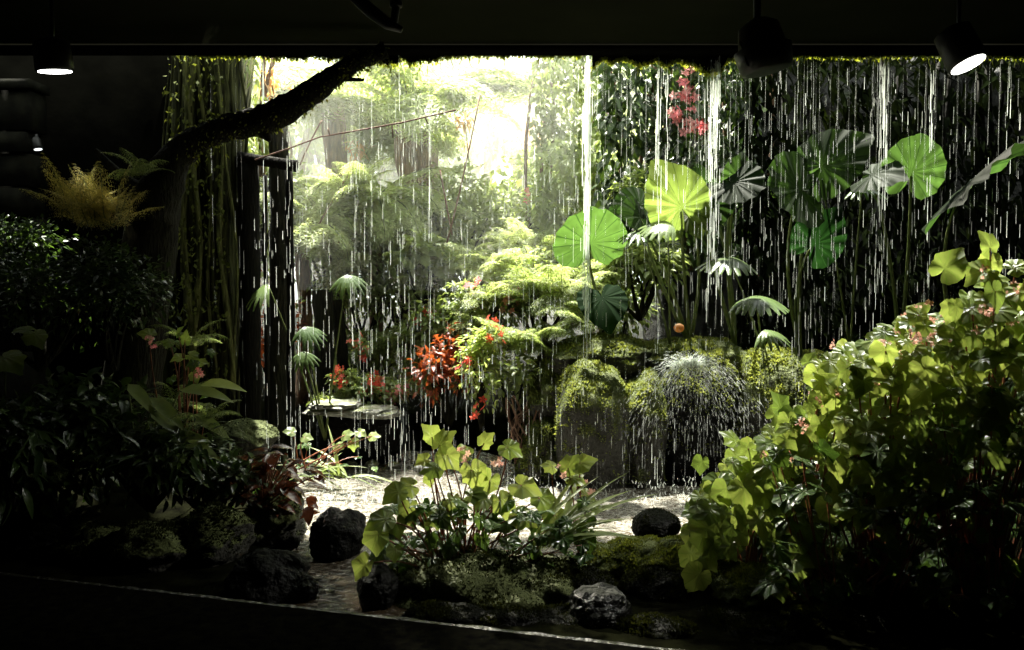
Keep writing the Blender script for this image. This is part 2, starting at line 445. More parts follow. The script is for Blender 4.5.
# ------------------------------------------------------------------ plant makers
def shrub(name, label, cat, base, size, n, tm, leafsize, mat, blobs=7, group=None, flowers=0, fmat=None, fsize=.04, stemmat='bark',
          droop=.4, zlift=.55, stuff=None, nflow=5):
    base = np.array(base, float); size = np.array(size, float)
    root = thing(name, label, cat, base, group)
    bt = Batch(); st = Batch()
    cen = base + np.array([0, 0, size[2] * zlift])
    bc = []
    for i in range(blobs):
        d = unit(rng.normal(size=3)); d[2] = abs(d[2]) * 1.0 - .25
        c = cen + d * size * np.array([.6, .6, .42]) * rng.uniform(.4, 1)
        bc.append(c)
        st.tube(curve(base, c, 0, 6, rng.normal(size=3) * .06 * size), np.linspace(.022, .006, 6) * max(1, size[2]), 5)
    bc = np.array(bc)
    pick = rng.integers(0, blobs, n)
    d = unit(rng.normal(size=(n, 3)))
    d[:, 2] = np.where(rng.random(n) < .6, np.abs(d[:, 2]), d[:, 2])
    rr = rng.uniform(.45, 1.05, n)[:, None]
    pos = bc[pick] + d * rr * size * np.array([.42, .42, .3])
    yd = d * .9 + rng.normal(size=(n, 3)) * .45 - np.array([0, 0, droop])
    up = np.array([0, 0, 1.0]) + rng.normal(size=(n, 3)) * .35 + d * .3
    tn = np.clip(rng.random(n) * .7 + .3 * (d[:, 2] * .5 + .5), 0, 1)
    bt.many(T[tm], pos, yd, up, leafsize * rng.uniform(.6, 1.25, n), tn)
    bt.build('foliage', M[mat], root)
    st.build('stem', M[stemmat], root)
    for k in range(flowers):
        q = bc[rng.integers(0, blobs)] + unit(rng.normal(size=3) + np.array([0, -1.2, .6])) * size * np.array([.42, .42, .32])
        fb = Batch()
        fd = rng.normal(size=(nflow, 3)) * fsize * .9
        fb.many(T['flower'], q + fd, unit(rng.normal(size=(nflow, 3))), np.array([0, -1., .5]) + rng.normal(size=(nflow, 3)) * .5, fsize, rng.random(nflow))
        fb.build('flower_cluster', M[fmat], root)
    return root


def frond(bt, st, base, az, L, e0, dr, npin=20, pl=.3, bip=True, nl=9, rad=.008, tint=.5, tilt=0.0, leafw=1.0):
    """a fern frond: rachis starting at elevation e0 (rad), bending by dr (rad) along its length"""
    base = np.array(base, float); h = np.array([math.cos(az), math.sin(az), 0])
    n = 14; pts = [base]; e = e0
    for i in range(n):
        e = e0 - dr * ((i + .5) / n) ** 1.2
        pts.append(pts[-1] + (h * math.cos(e) + np.array([0, 0, math.sin(e)])) * L / n)
    pts = np.array(pts); st.tube(pts, np.linspace(rad, rad * .25, n + 1), 5, cap=False)
    tan = unit(np.gradient(pts, axis=0)); ts = np.linspace(0, 1, n + 1)
    side = np.array([-h[1], h[0], 0.0]); side = side * math.cos(tilt) + np.array([0, 0, 1]) * math.sin(tilt)
    q = np.linspace(.12, .985, npin)
    p = np.stack([np.interp(q, ts, pts[:, k]) for k in range(3)], 1)
    tg = unit(np.stack([np.interp(q, ts, tan[:, k]) for k in range(3)], 1))
    ln = pl * np.sin(PI * (q * .88 + .1)) ** .75
    nrm = unit(np.cross(side, tg)); nrm = np.where(nrm[:, 2:3] < 0, -nrm, nrm)
    for s in (-1, 1):
        d = unit(side * s + tg * .45 - np.array([0, 0, .18]) + rng.normal(size=(npin, 3)) * .05)
        if not bip:
            bt.many(T['lance'], p, d, nrm, ln, np.clip(tint + rng.normal(size=npin) * .15, 0, 1), .75 * leafw)
            continue
        u = np.linspace(.06, 1, nl)
        pp = (p[:, None, :] + d[:, None, :] * ln[:, None, None] * u[None, :, None] - np.array([0, 0, .25])[None, None, :] * (ln[:, None, None] * u[None, :, None] ** 2)).reshape(-1, 3)
        dd = np.repeat(d, nl, 0); nn = np.repeat(nrm, nl, 0)
        lat = unit(np.cross(dd, nn)); lw = (ln[:, None] * .26 * (1.08 - u[None, :])).ravel() + ln.mean() * .03
        tn = np.clip(tint + rng.normal(size=len(pp)) * .25, 0, 1)
        for s2 in (-1, 1):
            bt.many(T['pinnule'], pp, lat * s2 + dd * .55 + rng.normal(size=pp.shape) * .22, nn + rng.normal(size=pp.shape) * .4, lw * 1.3, tn, 1.5 * leafw)


def fern(name, label, base, nf, L, e=(.5, 1.2), dr=(1.0, 1.7), pl=.18, npin=18, bip=True, nl=8, mat='fern', group=None, az=None, cat='fern', tint=.5,
         trunk=None, trunkmat='bark_brown', rad=.008, leafw=1.0, spread=0):
    base = np.array(base, float); root = thing(name, label, cat, base, group)
    crown = base.copy()
    if trunk:
        crown = base + np.array([trunk[2] if len(trunk) > 2 else 0, 0, trunk[0]])
        tb = Batch(); tb.tube(curve(base, crown, 0, 14, (.05, 0, 0)), trunk[1] * (1 + .3 * rng.random(14)), 12, jitter=.25)
        tb.build('trunk', M[trunkmat], root)
    st = Batch(); bt = Batch()
    for k in range(nf):
        if spread: crown = base + np.array([R.uniform(-spread, spread), R.uniform(-.1, .1), R.uniform(-.06, .06)])
        a = (k / nf * 2 * PI + R.uniform(-.3, .3)) if az is None else R.uniform(*az)
        frond(bt, st, crown, a, L * R.uniform(.75, 1.1), R.uniform(*e), R.uniform(*dr), npin, pl, bip, nl, rad, tint + R.uniform(-.2, .2), R.uniform(-.3, .3), leafw)
    bt.build('frond_foliage', M[mat], root); st.build('stalk', M['stem'], root)
    return root


def ico(sub):
    bm = bmesh.new(); bmesh.ops.create_icosphere(bm, subdivisions=sub, radius=1)
    v = np.array([x.co[:] for x in bm.verts]); f = np.array([[q.index for q in x.verts] for x in bm.faces]); bm.free()
    return v, f


ICO = {k: ico(k) for k in (3, 4, 5)}


def rock(name, label, c, size, mat='rockdark', seed=0, rough=.22, moss=0, mossh=.03, group=None, sub=5, cat='rock', blocky=0.0, mm='moss'):
    """boulder standing on the spot under c; size = half sizes"""
    c = np.array(c, float); size = np.array(size, float)
    v, f = ICO[sub]; v = v.copy()
    if blocky:
        v = np.sign(v) * np.abs(v) ** (1 - blocky); v = v / np.maximum(1, np.abs(v).max(1, keepdims=True))
    d = np.array([noise.fractal(Vector(p * 1.3) + Vector((seed * 7.1, seed * 3.3, 0)), .9, 2.1, 4) for p in v])
    d2 = np.array([noise.noise(Vector(p * 7) + Vector((seed, 0, seed))) for p in v])
    v = v * (1 + rough * d + .05 * d2 * rough * 4)[:, None]
    V = v * size + c
    b = Batch(); b.raw(V, V[:, :2] * 0, np.full(len(V), .5), np.full(len(f), 3), f.ravel())
    root = c - np.array([0, 0, size[2]])
    if moss:
        r = thing(name, label, cat, root, group)
        b.build('stone', M[mat], r)
        tri = V[f]; nr = unit(np.cross(tri[:, 1] - tri[:, 0], tri[:, 2] - tri[:, 0]))
        w = np.clip(nr[:, 2] + .15, 0, 1) + .25 * np.clip(-nr[:, 1] * (nr[:, 2] > -.1), 0, 1) * .4
        ar = np.linalg.norm(np.cross(tri[:, 1] - tri[:, 0], tri[:, 2] - tri[:, 0]), axis=1); w = w * ar; w /= w.sum()
        k = rng.choice(len(f), moss, p=w); bc = rng.dirichlet((1, 1, 1), moss)
        pp = (tri[k] * bc[:, :, None]).sum(1); nn = nr[k]
        m = Batch(); yd = nn + rng.normal(size=(moss, 3)) * .6
        lump = np.array([noise.noise(Vector(p * 9)) for p in pp])
        m.many(T['mini'], pp - nn * .003, yd, rng.normal(size=(moss, 3)), mossh * rng.uniform(.5, 1.3, moss) * (1 + lump), np.clip(.5 + lump + rng.normal(size=moss) * .2, 0, 1))
        m.build('moss', M[mm], r)
        return r
    o = b.build(name, M[mat], None, root=root)
    return tag(o, label, cat, group)


def structure(name, b, mat, smooth=False):
    o = b.build(name, M[mat], None, smooth=smooth); o['kind'] = 'structure'
    return o


# ================================================================== SETTING
b = Batch(); b.box((-7, -3, 3.27), (7, 6.0, 3.7)); structure('ceiling', b, 'ceiling')
b = Batch(); b.box((-7, 5.86, 3.235), (7, 6.03, 3.268)); structure('trim_ceiling_edge', b, 'ceiling_dark')
b = Batch(); b.box((-7, -3.2, -.4), (7, -3, 3.7)); structure('wall_back', b, 'wallpaint')
b = Batch(); b.box((-7.2, -3.2, -.4), (-5.2, 7.6, 3.7)); structure('wall_left', b, 'wallpaint')
b = Batch(); b.box((5.4, -3.2, -.4), (7.2, 9.6, 4.3)); structure('wall_right', b, 'wallpaint')
b = Batch(); b.box((-7, 7.3, -.4), (-2.66, 7.6, 4.3)); structure('wall_front_left', b, 'wallpaint')
b = Batch(); b.box((-7, -3, -.35), (7, 3.2, -.3)); structure('floor', b, 'wallpaint')


# terrain
POOL = [(300, 612), (318, 560), (300, 500), (300, 462), (380, 452), (480, 452), (545, 480), (640, 488), (860, 492), (800, 520), (700, 535), (640, 560), (600, 575), (430, 612)]
pool = []
for px, py in POOL:
    Y = (CAMZ - WATER) * F / (py - 290); pool.append(((px - 512) / F * Y, Y))
pool = np.array(pool)


def pool_dist(x, y):
    p = np.stack([x, y], -1); dmin = np.full(x.shape, 1e9); inside = np.zeros(x.shape, bool)
    n = len(pool)
    for i in range(n):
        a, c = pool[i], pool[(i + 1) % n]
        ab = c - a; t = np.clip(((p - a) @ ab) / (ab @ ab), 0, 1)
        dd = np.linalg.norm(p - (a + t[..., None] * ab), axis=-1); dmin = np.minimum(dmin, dd)
        cond = (a[1] > y) != (c[1] > y)
        xi = a[0] + (y - a[1]) / (c[1] - a[1] + 1e-12) * ab[0]
        inside ^= cond & (x < xi)
    return np.where(inside, -dmin, dmin)


def ground_h(x, y):
    d = pool_dist(x, y)
    far = np.clip((y - 4.7) / 1.2, 0, 1)
    h = np.where(d < 0, WATER - .18 * np.clip(-d / .25, 0, 1) - .02, WATER - .02 + (.05 + .17 * far) * np.clip(d / .4, 0, 1))
    h = h + .45 * np.clip((y - 7.5) / 8, 0, 1.5) * (d > 0)
    h = h + .25 * np.clip((np.abs(x) - 1.8) / 2, 0, 1) * (d > 0) * np.clip((y - 4.4) / 1.0, 0, 1)
    return h


gx = np.concatenate([np.linspace(-5.3, 5.5, 150)]); gy = np.concatenate([np.linspace(3.3, 9, 110), np.linspace(9.2, 26, 40)])
GX, GY = np.meshgrid(gx, gy)
# widen far rows
GXw = GX * np.where(GY > 7.7, 1 + (GY - 7.7) * .25, 1.0)
GZ = ground_h(GXw, GY)
nz = np.array([noise.fractal(Vector((x * 2.2, y * 2.2, 0)), .8, 2, 4) for x, y in zip(GXw.ravel(), GY.ravel())]).reshape(GX.shape)
GZ = GZ + nz * .05 * (GZ > WATER) * np.clip((GY - 4) / 2, .15, 1)
GZ = np.where(GY < 3.41 - (GXw - .19) * .288 - .12, -.35, GZ)
kb = Batch()
V = np.stack([GXw, GY, GZ], -1).reshape(-1, 3); nr_, nc_ = GX.shape
ii = (np.arange(nr_ - 1)[:, None] * nc_ + np.arange(nc_ - 1)[None, :]).ravel()
fs = np.stack([ii, ii + 1, ii + nc_ + 1, ii + nc_], 1).ravel()
kb.raw(V, V[:, :2], np.full(len(V), .5), np.full(len(ii), 4), fs); structure('ground', kb, 'soil', True)


def gz(x, y):
    return float(ground_h(np.array([x * 1.0]), np.array([y * 1.0]))[0])


# water
xs = np.linspace(-4, 4.5, 180); ys = np.linspace(3.3, 8.4, 110); WX, WY = np.meshgrid(xs, ys)
wd = pool_dist(WX, WY)
WZ = WATER + .006 * np.array([noise.noise(Vector((x * 7, y * 7, 0))) for x, y in zip(WX.ravel(), WY.ravel())])
V = np.stack([WX.ravel(), WY.ravel(), WZ], -1)
ii = (np.arange(109)[:, None] * 180 + np.arange(179)[None, :]).ravel(); ii = ii[wd.ravel()[ii] < .22]
fs = np.stack([ii, ii + 1, ii + 181, ii + 180], 1).ravel()
b = Batch(); b.raw(V, V[:, :2], np.full(len(V), .5), np.full(len(ii), 4), fs)
o = structure('water', b, 'water', True)

# kerb: the planter wall the viewer stands at (oblique)
b = Batch()
A = P(0, 576, 4.19); B = P(560, 641, 3.41)
dirv = unit((B - A) * np.array([1, 1, 0])); nv = np.array([dirv[1], -dirv[0], 0]);
if nv[1] > 0: nv = -nv
a0 = A - dirv * 3.0; b0 = B + dirv * 6.0; ztop = .2
v = []
for p in (a0, b0):
    for off, z in ((0, ztop - .03), (.03, ztop), (.9, ztop + .02), (.93, ztop - .01), (.93, -.4), (0, -.4)):
        q = p + nv * off; v.append((q[0], q[1], z))
fs = []
for k in range(6):
    k2 = (k + 1) % 6; fs += [k, k2, 6 + k2, 6 + k]
b.raw(np.array(v), np.zeros((12, 2)), np.full(12, .5), np.full(6, 4), np.array(fs))
structure('trim_planter_kerb', b, 'kerb')
b = Batch(); v = []
for t in np.linspace(0, 1, 160):
    p = a0 + (b0 - a0) * t
    for off, z in ((-.012, ztop - .04), (-.006, ztop - .008), (.014, ztop + .004), (.03, ztop - .002)):
        q = p + nv * (off + R.uniform(-.004, .004)); v.append((q[0], q[1], z + R.uniform(-.003, .003)))
fs = []
for k in range(159):
    for j in range(3): fs += [k * 4 + j, k * 4 + 4 + j, k * 4 + 5 + j, k * 4 + 1 + j]
b.raw(np.array(v), np.zeros((640, 2)), np.full(640, .5), np.full(477, 4), np.array(fs)); structure('trim_wet_rim', b, 'wet', True)

# rear rock wall on the right, in shade
b = Batch(); us = np.linspace(0, 1, 90); vs = np.linspace(0, 1, 60); UU, VV = np.meshgrid(us, vs)
X = 1.5 + UU * 5.0; Z = VV * (4.15 - .9 * np.clip(1 - UU * 4, 0, 1)); Yb = 8.6 + .15 * np.sin(UU * 9) - VV * .1
dz = np.array([noise.fractal(Vector((x * 1.3, z * 1.3, 3)), .8, 2, 5) for x, z in zip(X.ravel(), Z.ravel())]).reshape(X.shape)
V = np.stack([X, Yb + dz * .35, Z], -1).reshape(-1, 3)
ii = (np.arange(59)[:, None] * 90 + np.arange(89)[None, :]).ravel(); fs = np.stack([ii, ii + 1, ii + 91, ii + 90], 1).ravel()
b.raw(V, V[:, :2], np.full(len(V), .5), np.full(len(ii), 4), fs)
v2 = V.copy(); v2[:, 1] += 1.2
b.raw(v2, V[:, :2], np.full(len(V), .5), np.full(len(ii), 4), fs)
structure('wall_rear_right', b, 'backrock', True)

# ================================================================== CEILING FITTINGS
def spot_fixture(label, c, axis, r, ln, disc, light=None, top=3.27):
    c = np.array(c, float); ax = unit(axis)
    root = thing('ceiling_spotlight', label, 'spotlight', c)
    hb = Batch(); hb.tube([c + ax * .0, c - ax * .02, c - ax * ln, c - ax * (ln + .02)], [r, r * 1.02, r * .95, r * .5], 28); hb.build('housing', M['black'], root)
    db = Batch(); db.tube([c + ax * .002, c + ax * .006], [r * .88, r * .88], 28); db.build('lamp_lens', M[disc], root)
    t = c - ax * ln * .6
    sb = Batch(); sb.tube([t, np.array([t[0], t[1], top])], .012, 8); sb.build('stem', M['black'], root)
    if light:
        l = bpy.data.lights.new('spot', 'SPOT'); l.energy = light[0]; l.spot_size = math.radians(light[1]); l.spot_blend = .6; l.shadow_soft_size = .05; l.color = light[2]
        lo = bpy.data.objects.new('spot_beam', l); col.objects.link(lo); lo.location = c + ax * .03
        tgt = np.array(light[3]); lo.rotation_euler = Vector(tgt - (c + ax * .03)).to_track_quat('-Z', 'Y').to_euler()
    return root


c = P(968, 64, 4.6); spot_fixture('black ceiling spotlight with bright white oval lamp above the pink begonia bush', c, (.3, -.27, -.9), .1, .2, 'lamp', (430, 110, (1, .98, .86), P(860, 460, 4.0)))
c = P(55, 71, 5.0); spot_fixture('ceiling spotlight seen as a thin white ellipse over the golden fern', c, (.05, .13, -1), .102, .16, 'lamp', (60, 22, (1, .93, .75), P(95, 190, 5.35)))
c = P(38, 149, 7.0); spot_fixture('tiny dim spotlight low beside the stone pier at the far left', c, (.2, -.05, -1), .035, .08, 'lampdim', None, c[2] + .12)
# unlit fixture in silhouette
root = thing('track_spotlight', 'unlit black spotlight hanging in silhouette right of the flowering creeper', 'spotlight', P(762, 20, 4.4))
c0 = P(757, 20, 4.4); c1 = P(767, 72, 4.4)
b = Batch(); b.tube(np.array([c0 + (c1 - c0) * t for t in (0, .12, .5, .55, .97, 1)]), [.05, .1, .12, .145, .13, .1], 24); b.build('housing', M['black'], root)
b = Batch(); b.tube([c0, (c0[0], c0[1], 3.27)], .02, 8); b.build('stem', M['black'], root)
b = Batch(); b.tube([P(740, 42, 4.38), P(748, 66, 4.3)], .006, 6); b.tube([P(741, 42, 4.38), P(756, 30, 4.4)], .006, 6); b.build('bracket', M['black'], root)
root = thing('ceiling_bracket', 'small dark pipe bracket fixed under the ceiling above the mossy branch', 'bracket', P(380, 12, 4.4))
b = Batch(); b.tube([P(352, -6, 4.4), P(372, 12, 4.4), P(388, 24, 4.4), P(402, 30, 4.4)], [.03, .035, .03, .015], 10); b.build('arm', M['black'], root)
b = Batch(); b.tube([P(394, 22, 4.4), P(396, 8, 4.4), P(397, -4, 4.4)], .02, 10); b.tube([P(396, 2, 4.4), P(396, 7, 4.4)], .032, 12); b.build('stem', M['black'], root)

# stone pier on the left
root = thing('stone_pier', 'dim grey stone pier built of stacked blocks at the far left', 'pier', P(15, 430, 6.9))
b = Batch(); x0 = P(-30, 100, 6.9)[0]; x1 = P(24, 100, 7.0)[0]
zs = [P(0, y, 6.9)[2] for y in (215, 185, 150, 128, 85)]; zs = [0.2, 1.1] + zs
for k in range(len(zs) - 1):
    j = (k % 2) * .03
    b.box((x0, 7.0 + j, zs[k] + .01), (x1 + j, 7.28, zs[k + 1] - .01))
b.box((x0, 7.05, .2), (x1 - .02, 7.28, zs[-1] - .02))
b.build('blocks', M['stoneblock'], root, smooth=False)
b = Batch(); b.box((x0 - .05, 6.98, zs[-1]), (x1 + .06, 7.28, zs[-1] + .07)); b.build('cap', M['stoneblock'], root, smooth=False)

# ================================================================== TREES AND POSTS AT THE LEFT
root = thing('root_tree', 'old tree trunk wrapped in vertical mossy hanging roots at left of the opening', 'tree', (-2.4, 6.75, .15))
b = Batch()
b.tube([(-2.42, 6.85, .1), (-2.38, 6.85, 1.2), (-2.36, 6.85, 2.4), (-2.3, 6.85, 3.6)], [.26, .2, .2, .26], 24, jitter=.12); b.build('trunk', M['bark_moss'], root)
b = Batch()
for k in range(30):
    x = R.uniform(-2.6, -2.14); y = 6.6 + R.uniform(-.08, .15); pts = []
    xx = x
    for i in range(12):
        z = 3.55 - i * .3; xx += R.uniform(-.04, .045); pts.append((xx, y + R.uniform(-.02, .02), z))
    w = R.choice((.008, .012, .02, .035, .05)); b.tube(pts, [w * R.uniform(.7, 1.2) for _ in pts], 7, cap=False)
b.build('hanging_root', M['bark_moss'], root)
M['root_green'] = solid('root_green', (.03, .033, .012), (.15, .16, .055), .9, 6, 1.0, stretch=(6, 6, 1), spec=.1)
for x_, w_ in ((188, .03), (197, .022), (205, .012), (219, .02), (228, .012)):
    b = Batch(); q = (x_ - 512) / F * 6.5; b.tube([(q + .03 * math.sin(i * .8 + x_) + (i * .006 if x_ > 200 else 0), 6.5, 3.5 - i * .22) for i in range(13)], [w_ * R.uniform(.7, 1.3) for _ in range(13)], 8, jitter=.3); b.build('mossy_root', M['root_green'], root)
b = Batch()
pp = np.stack([rng.uniform(-2.58, -2.15, 900), rng.uniform(6.35, 6.55, 900), rng.uniform(.8, 3.5, 900)], 1)
b.many(T['mini'], pp, rng.normal(size=(900, 3)) * .5 + np.array([0, -.4, -1]), rng.normal(size=(900, 3)), rng.uniform(.02, .06, 900), rng.random(900) * .5); b.build('moss', M['moss'], root)

root = thing('leaning_tree', 'dark leaning tree with one heavy mossy branch reaching up to the ceiling', 'tree', P(110, 470, 5.7))
def br(path, Y):
    return np.array([P(x, y, Y + dy) for x, y, w, dy in path]), np.array([w / 2 / F * Y for x, y, w, dy in path])
def smooth_path(p, r, n):
    t = np.linspace(0, 1, len(p)); q = np.linspace(0, 1, n)
    # catmull-like smoothing by cubic through repeated averaging
    P_ = np.stack([np.interp(q, t, p[:, k]) for k in range(3)], 1); r_ = np.interp(q, t, r)
    for _ in range(2):
        P_[1:-1] = (P_[:-2] + 2 * P_[1:-1] + P_[2:]) / 4
    return P_, r_
p, r = br([(118, 480, 60, .1), (135, 360, 56, .1), (148, 260, 52, .05), (158, 190, 46, 0)], 5.7); p, r = smooth_path(p, r, 20)
b = Batch(); b.tube(p, r, 18, jitter=.15); b.build('trunk', M['bark'], root)
p, r = br([(150, 215, 40, 0), (172, 160, 25, 0), (195, 140, 20, 0), (225, 128, 19, 0), (262, 121, 22, -.05), (290, 107, 21, -.1), (318, 88, 17, -.1), (345, 68, 14, -.1), (362, 59, 13, -.1), (386, 50, 12, -.1)], 5.6); p, r = smooth_path(p, r * 1.3, 60)
b = Batch(); b.tube(p, r, 16, jitter=.22)
for path in ([(330, 78, 8, -.1), (345, 79, 5, -.1), (364, 80, 3, -.1)], [(345, 66, 8, -.1), (352, 58, 7, -.1), (360, 50, 4, -.1)], [(262, 125, 14, -.05), (266, 135, 12, -.05), (270, 141, 4, -.05)], [(150, 200, 20, 0), (120, 175, 10, 0), (95, 150, 5, 0)]):
    q, s = br(path, 5.6); b.tube(q, s, 8)
b.build('branch', M['bark'], root)
b = Batch(); k = rng.integers(10, 58, 1500); d = unit(rng.normal(size=(1500, 3)))
d[:, 2] = np.where(rng.random(1500) < .6, -np.abs(d[:, 2]), np.abs(d[:, 2])); d = unit(d)
b.many(T['mini'], p[k] + d * r[k][:, None] * .98 + rng.normal(size=(1500, 3)) * .01, d + np.array([0, 0, -.5]), rng.normal(size=(1500, 3)), rng.uniform(.012, .035, 1500), rng.random(1500))
b.build('moss', M['moss'], root)

root = thing('timber_frame', 'black timber post frame with crossbar standing behind the falling water', 'frame', P(262, 455, 6.6))
def post(x0, x1, y0, y1, Y, nm='post'):
    bb = Batch(); a = P(x0, y0, Y); c = P(x1, y1, Y); pts = np.array([((a[0] + c[0]) / 2 + R.uniform(-.006, .006), Y, a[2] + (c[2] - a[2]) * t) for t in np.linspace(0, 1, 12)])
    bb.tube(pts, (c[0] - a[0]) / 2, 10, jitter=.12); return bb.build(nm, M['post'], root)
post(237, 262, 157, 462, 6.6); post(285, 296, 163, 462, 6.65); post(262, 270, 175, 462, 6.9)
bb = Batch(); bb.tube([P(238, 158, 6.55), P(262, 161, 6.55), P(297, 166, 6.55)], [.05, .04, .045], 8, jitter=.2); bb.build('crossbar', M['post'], root)
# dark backing trunks behind the frame
for k, (x, w, Y, lab) in enumerate(((272, 20, 7.2, 'slim dark tree trunk directly behind the timber frame crossbar'), (318, 20, 7.9, 'dark tree trunk between timber frame and red flowered shrub'), (342, 12, 8.2, 'thin shaded trunk just left of the red flowered shrub'))):
    g = P(x, 450, Y); b = Batch(); top = P(x + (6, 4, -6)[k], (120, 290, 300)[k], Y)
    b.tube(curve((g[0], Y, .1), top, 0, 12, (.04, 0, 0)), w / 2 / F * Y, 10, jitter=.2)
    tag(b.build('slim_tree', M['bark'], None, root=(g[0], Y, .1)), lab, 'tree')

# vine rope
b = Batch(); pts = np.array([P(x, y, 6.4) for x, y in ((255, 160), (290, 148), (320, 137), (360, 130), (400, 123), (430, 116), (456, 110))])
b.tube(pts, .006, 6, jitter=.3)
for x, y, x2, y2 in ((392, 125, 393, 138), (330, 136, 328, 128), (425, 117, 428, 124)):
    b.tube([P(x, y, 6.4), P(x2, y2, 6.4)], .005, 5)
tag(b.build('vine_stem', M['rope'], None, root=P(255, 160, 6.4)), 'thin brown bare vine stretched across the bright ferns', 'vine')
for k, (x0, y0, x1, y1, s, lab) in enumerate(((300, 165, 322, 120, .02, 'short thin bare twig rising by the crossbar'), (303, 255, 355, 165, .03, 'long thin bare twig slanting through the pale fronds'), (445, 250, 480, 95, -.06, 'tall thin arching cane with orange leaf tips'), (452, 235, 440, 170, 0, 'short upright bare cane in front of the brown trunk'))):
    b = Batch(); pts = curve(P(x0, y0, 8.0), P(x1, y1, 8.0), s, 8); b.tube(pts, .008, 5)
    tag(b.build('bare_twig', M['rope'], None, root=pts[0]), lab, 'twig')

# ================================================================== FAR GARDEN
def ground_at(px, Y):
    x = (px - 512) / F * Y
    return np.array([x, Y, gz(x, Y)])


# tree ferns
TF = [  # px, Y, crown py, frond length, fronds, trunk radius, label
    (412, 9.6, 120, 1.9, 17, .16, 'large tree fern with thick brown trunk and crown of pale fronds'),
    (335, 10.8, 105, 1.9, 15, .12, 'tree fern arching its fronds above the mossy branch'),
    (300, 8.6, 235, 1.1, 13, .06, 'low tree fern with fronds hanging beside the timber frame'),
    (425, 12.5, 75, 2.0, 15, .14, 'tall far tree fern whose crown meets the bright sky'),
    (372, 8.9, 205, 1.2, 14, .07, 'middle sized tree fern with pale fronds over the dark hollow'),
    (598, 11.5, 110, 1.8, 13, .12, 'tree fern half hidden behind the leafy green creeper'),
    (280, 12.0, 90, 2.0, 13, .12, 'distant tree fern at left behind the hanging roots'),
]
for px, Y, cy, L, nf, tr, lab in TF:
    g = ground_at(px, Y); h = P(px, cy, Y)[2] - g[2]
    fern('tree_fern', lab, g, nf, L, (.25, .95), (1.0, 1.9), .42 * L / 1.8, 24, True, 10, 'treefern', 'tree ferns in the sunlit garden', None, 'tree fern', .5, (h, tr), 'bark_brown', .014)

# bright ferns in the middle
for px, py, Y, L, nf, m, lab in (
        (540, 300, 7.4, .62, 16, 'fern', 'bright yellow green fern beside the thick water stream'),
        (500, 275, 7.9, .62, 15, 'treefern', 'pale bright fern uppermost in the middle bank'),
        (560, 260, 8.2, .6, 13, 'fern', 'fern behind the round elephant ear leaf'),
        (585, 320, 7.0, .5, 13, 'fern', 'low feathery fern on the mossy boulders under the thick stream'),
        (470, 330, 7.6, .5, 12, 'treefern', 'pale fern above the hanging rust coloured leaves'),
        (520, 350, 7.0, .55, 13, 'fern', 'drooping fern over the tangle of bare roots'),
        (600, 285, 7.4, .5, 10, 'fern', 'small fern between round leaf and moss mound'),
        (455, 265, 8.6, .55, 12, 'treefern', 'pale narrow fern beneath the thick brown trunk'),
        (515, 245, 8.4, .5, 12, 'treefern', 'pale fern just under the bright clearing'),
        (545, 345, 6.95, .45, 12, 'fern', 'lacy fern touching the left side of the thick stream'),
        (495, 305, 7.5, .5, 12, 'treefern', 'very bright lacy fern in the heart of the bank'),
        (575, 290, 7.1, .42, 10, 'treefern', 'pale lacy fern directly beneath the wide round leaf'),
        (440, 300, 8.2, .5, 12, 'fern', 'green fern left of the bright bank near the rust leaves'),
        (625, 270, 7.5, .42, 10, 'fern', 'yellow green fern between the round leaf and the bright heart leaf'),
        (655, 260, 7.2, .36, 9, 'fern', 'small leafy fern under the brightest heart leaf'),
        (400, 345, 8.1, .45, 10, 'fern', 'shaded fern behind the red flowered shrub'),
        (350, 265, 8.4, .5, 10, 'treefern', 'pale fern hanging right of the timber frame'),
        (330, 215, 8.5, .65, 10, 'treefern', 'pale fern reaching over the crossbar of the timber frame'),
        (312, 250, 8.4, .6, 9, 'treefern', 'bright feathery fern hanging beside the right post'),
        (388, 235, 8.6, .55, 10, 'treefern', 'bright fern under the brown tree fern trunk'),
        (352, 190, 8.1, .6, 10, 'treefern', 'pale fern crossed by the bare vine'),
        (430, 390, 7.9, .5, 10, 'fern', 'olive fern low over the shaded pool edge')):
    fern('garden_fern', lab, P(px, py, Y), nf + 8, L * .85, (.3, 1.25), (1.0, 1.9), .15 * L / .6, 13, True, 8, m, 'ferns on the sunlit bank', leafw=.75, spread=.12, rad=.004)

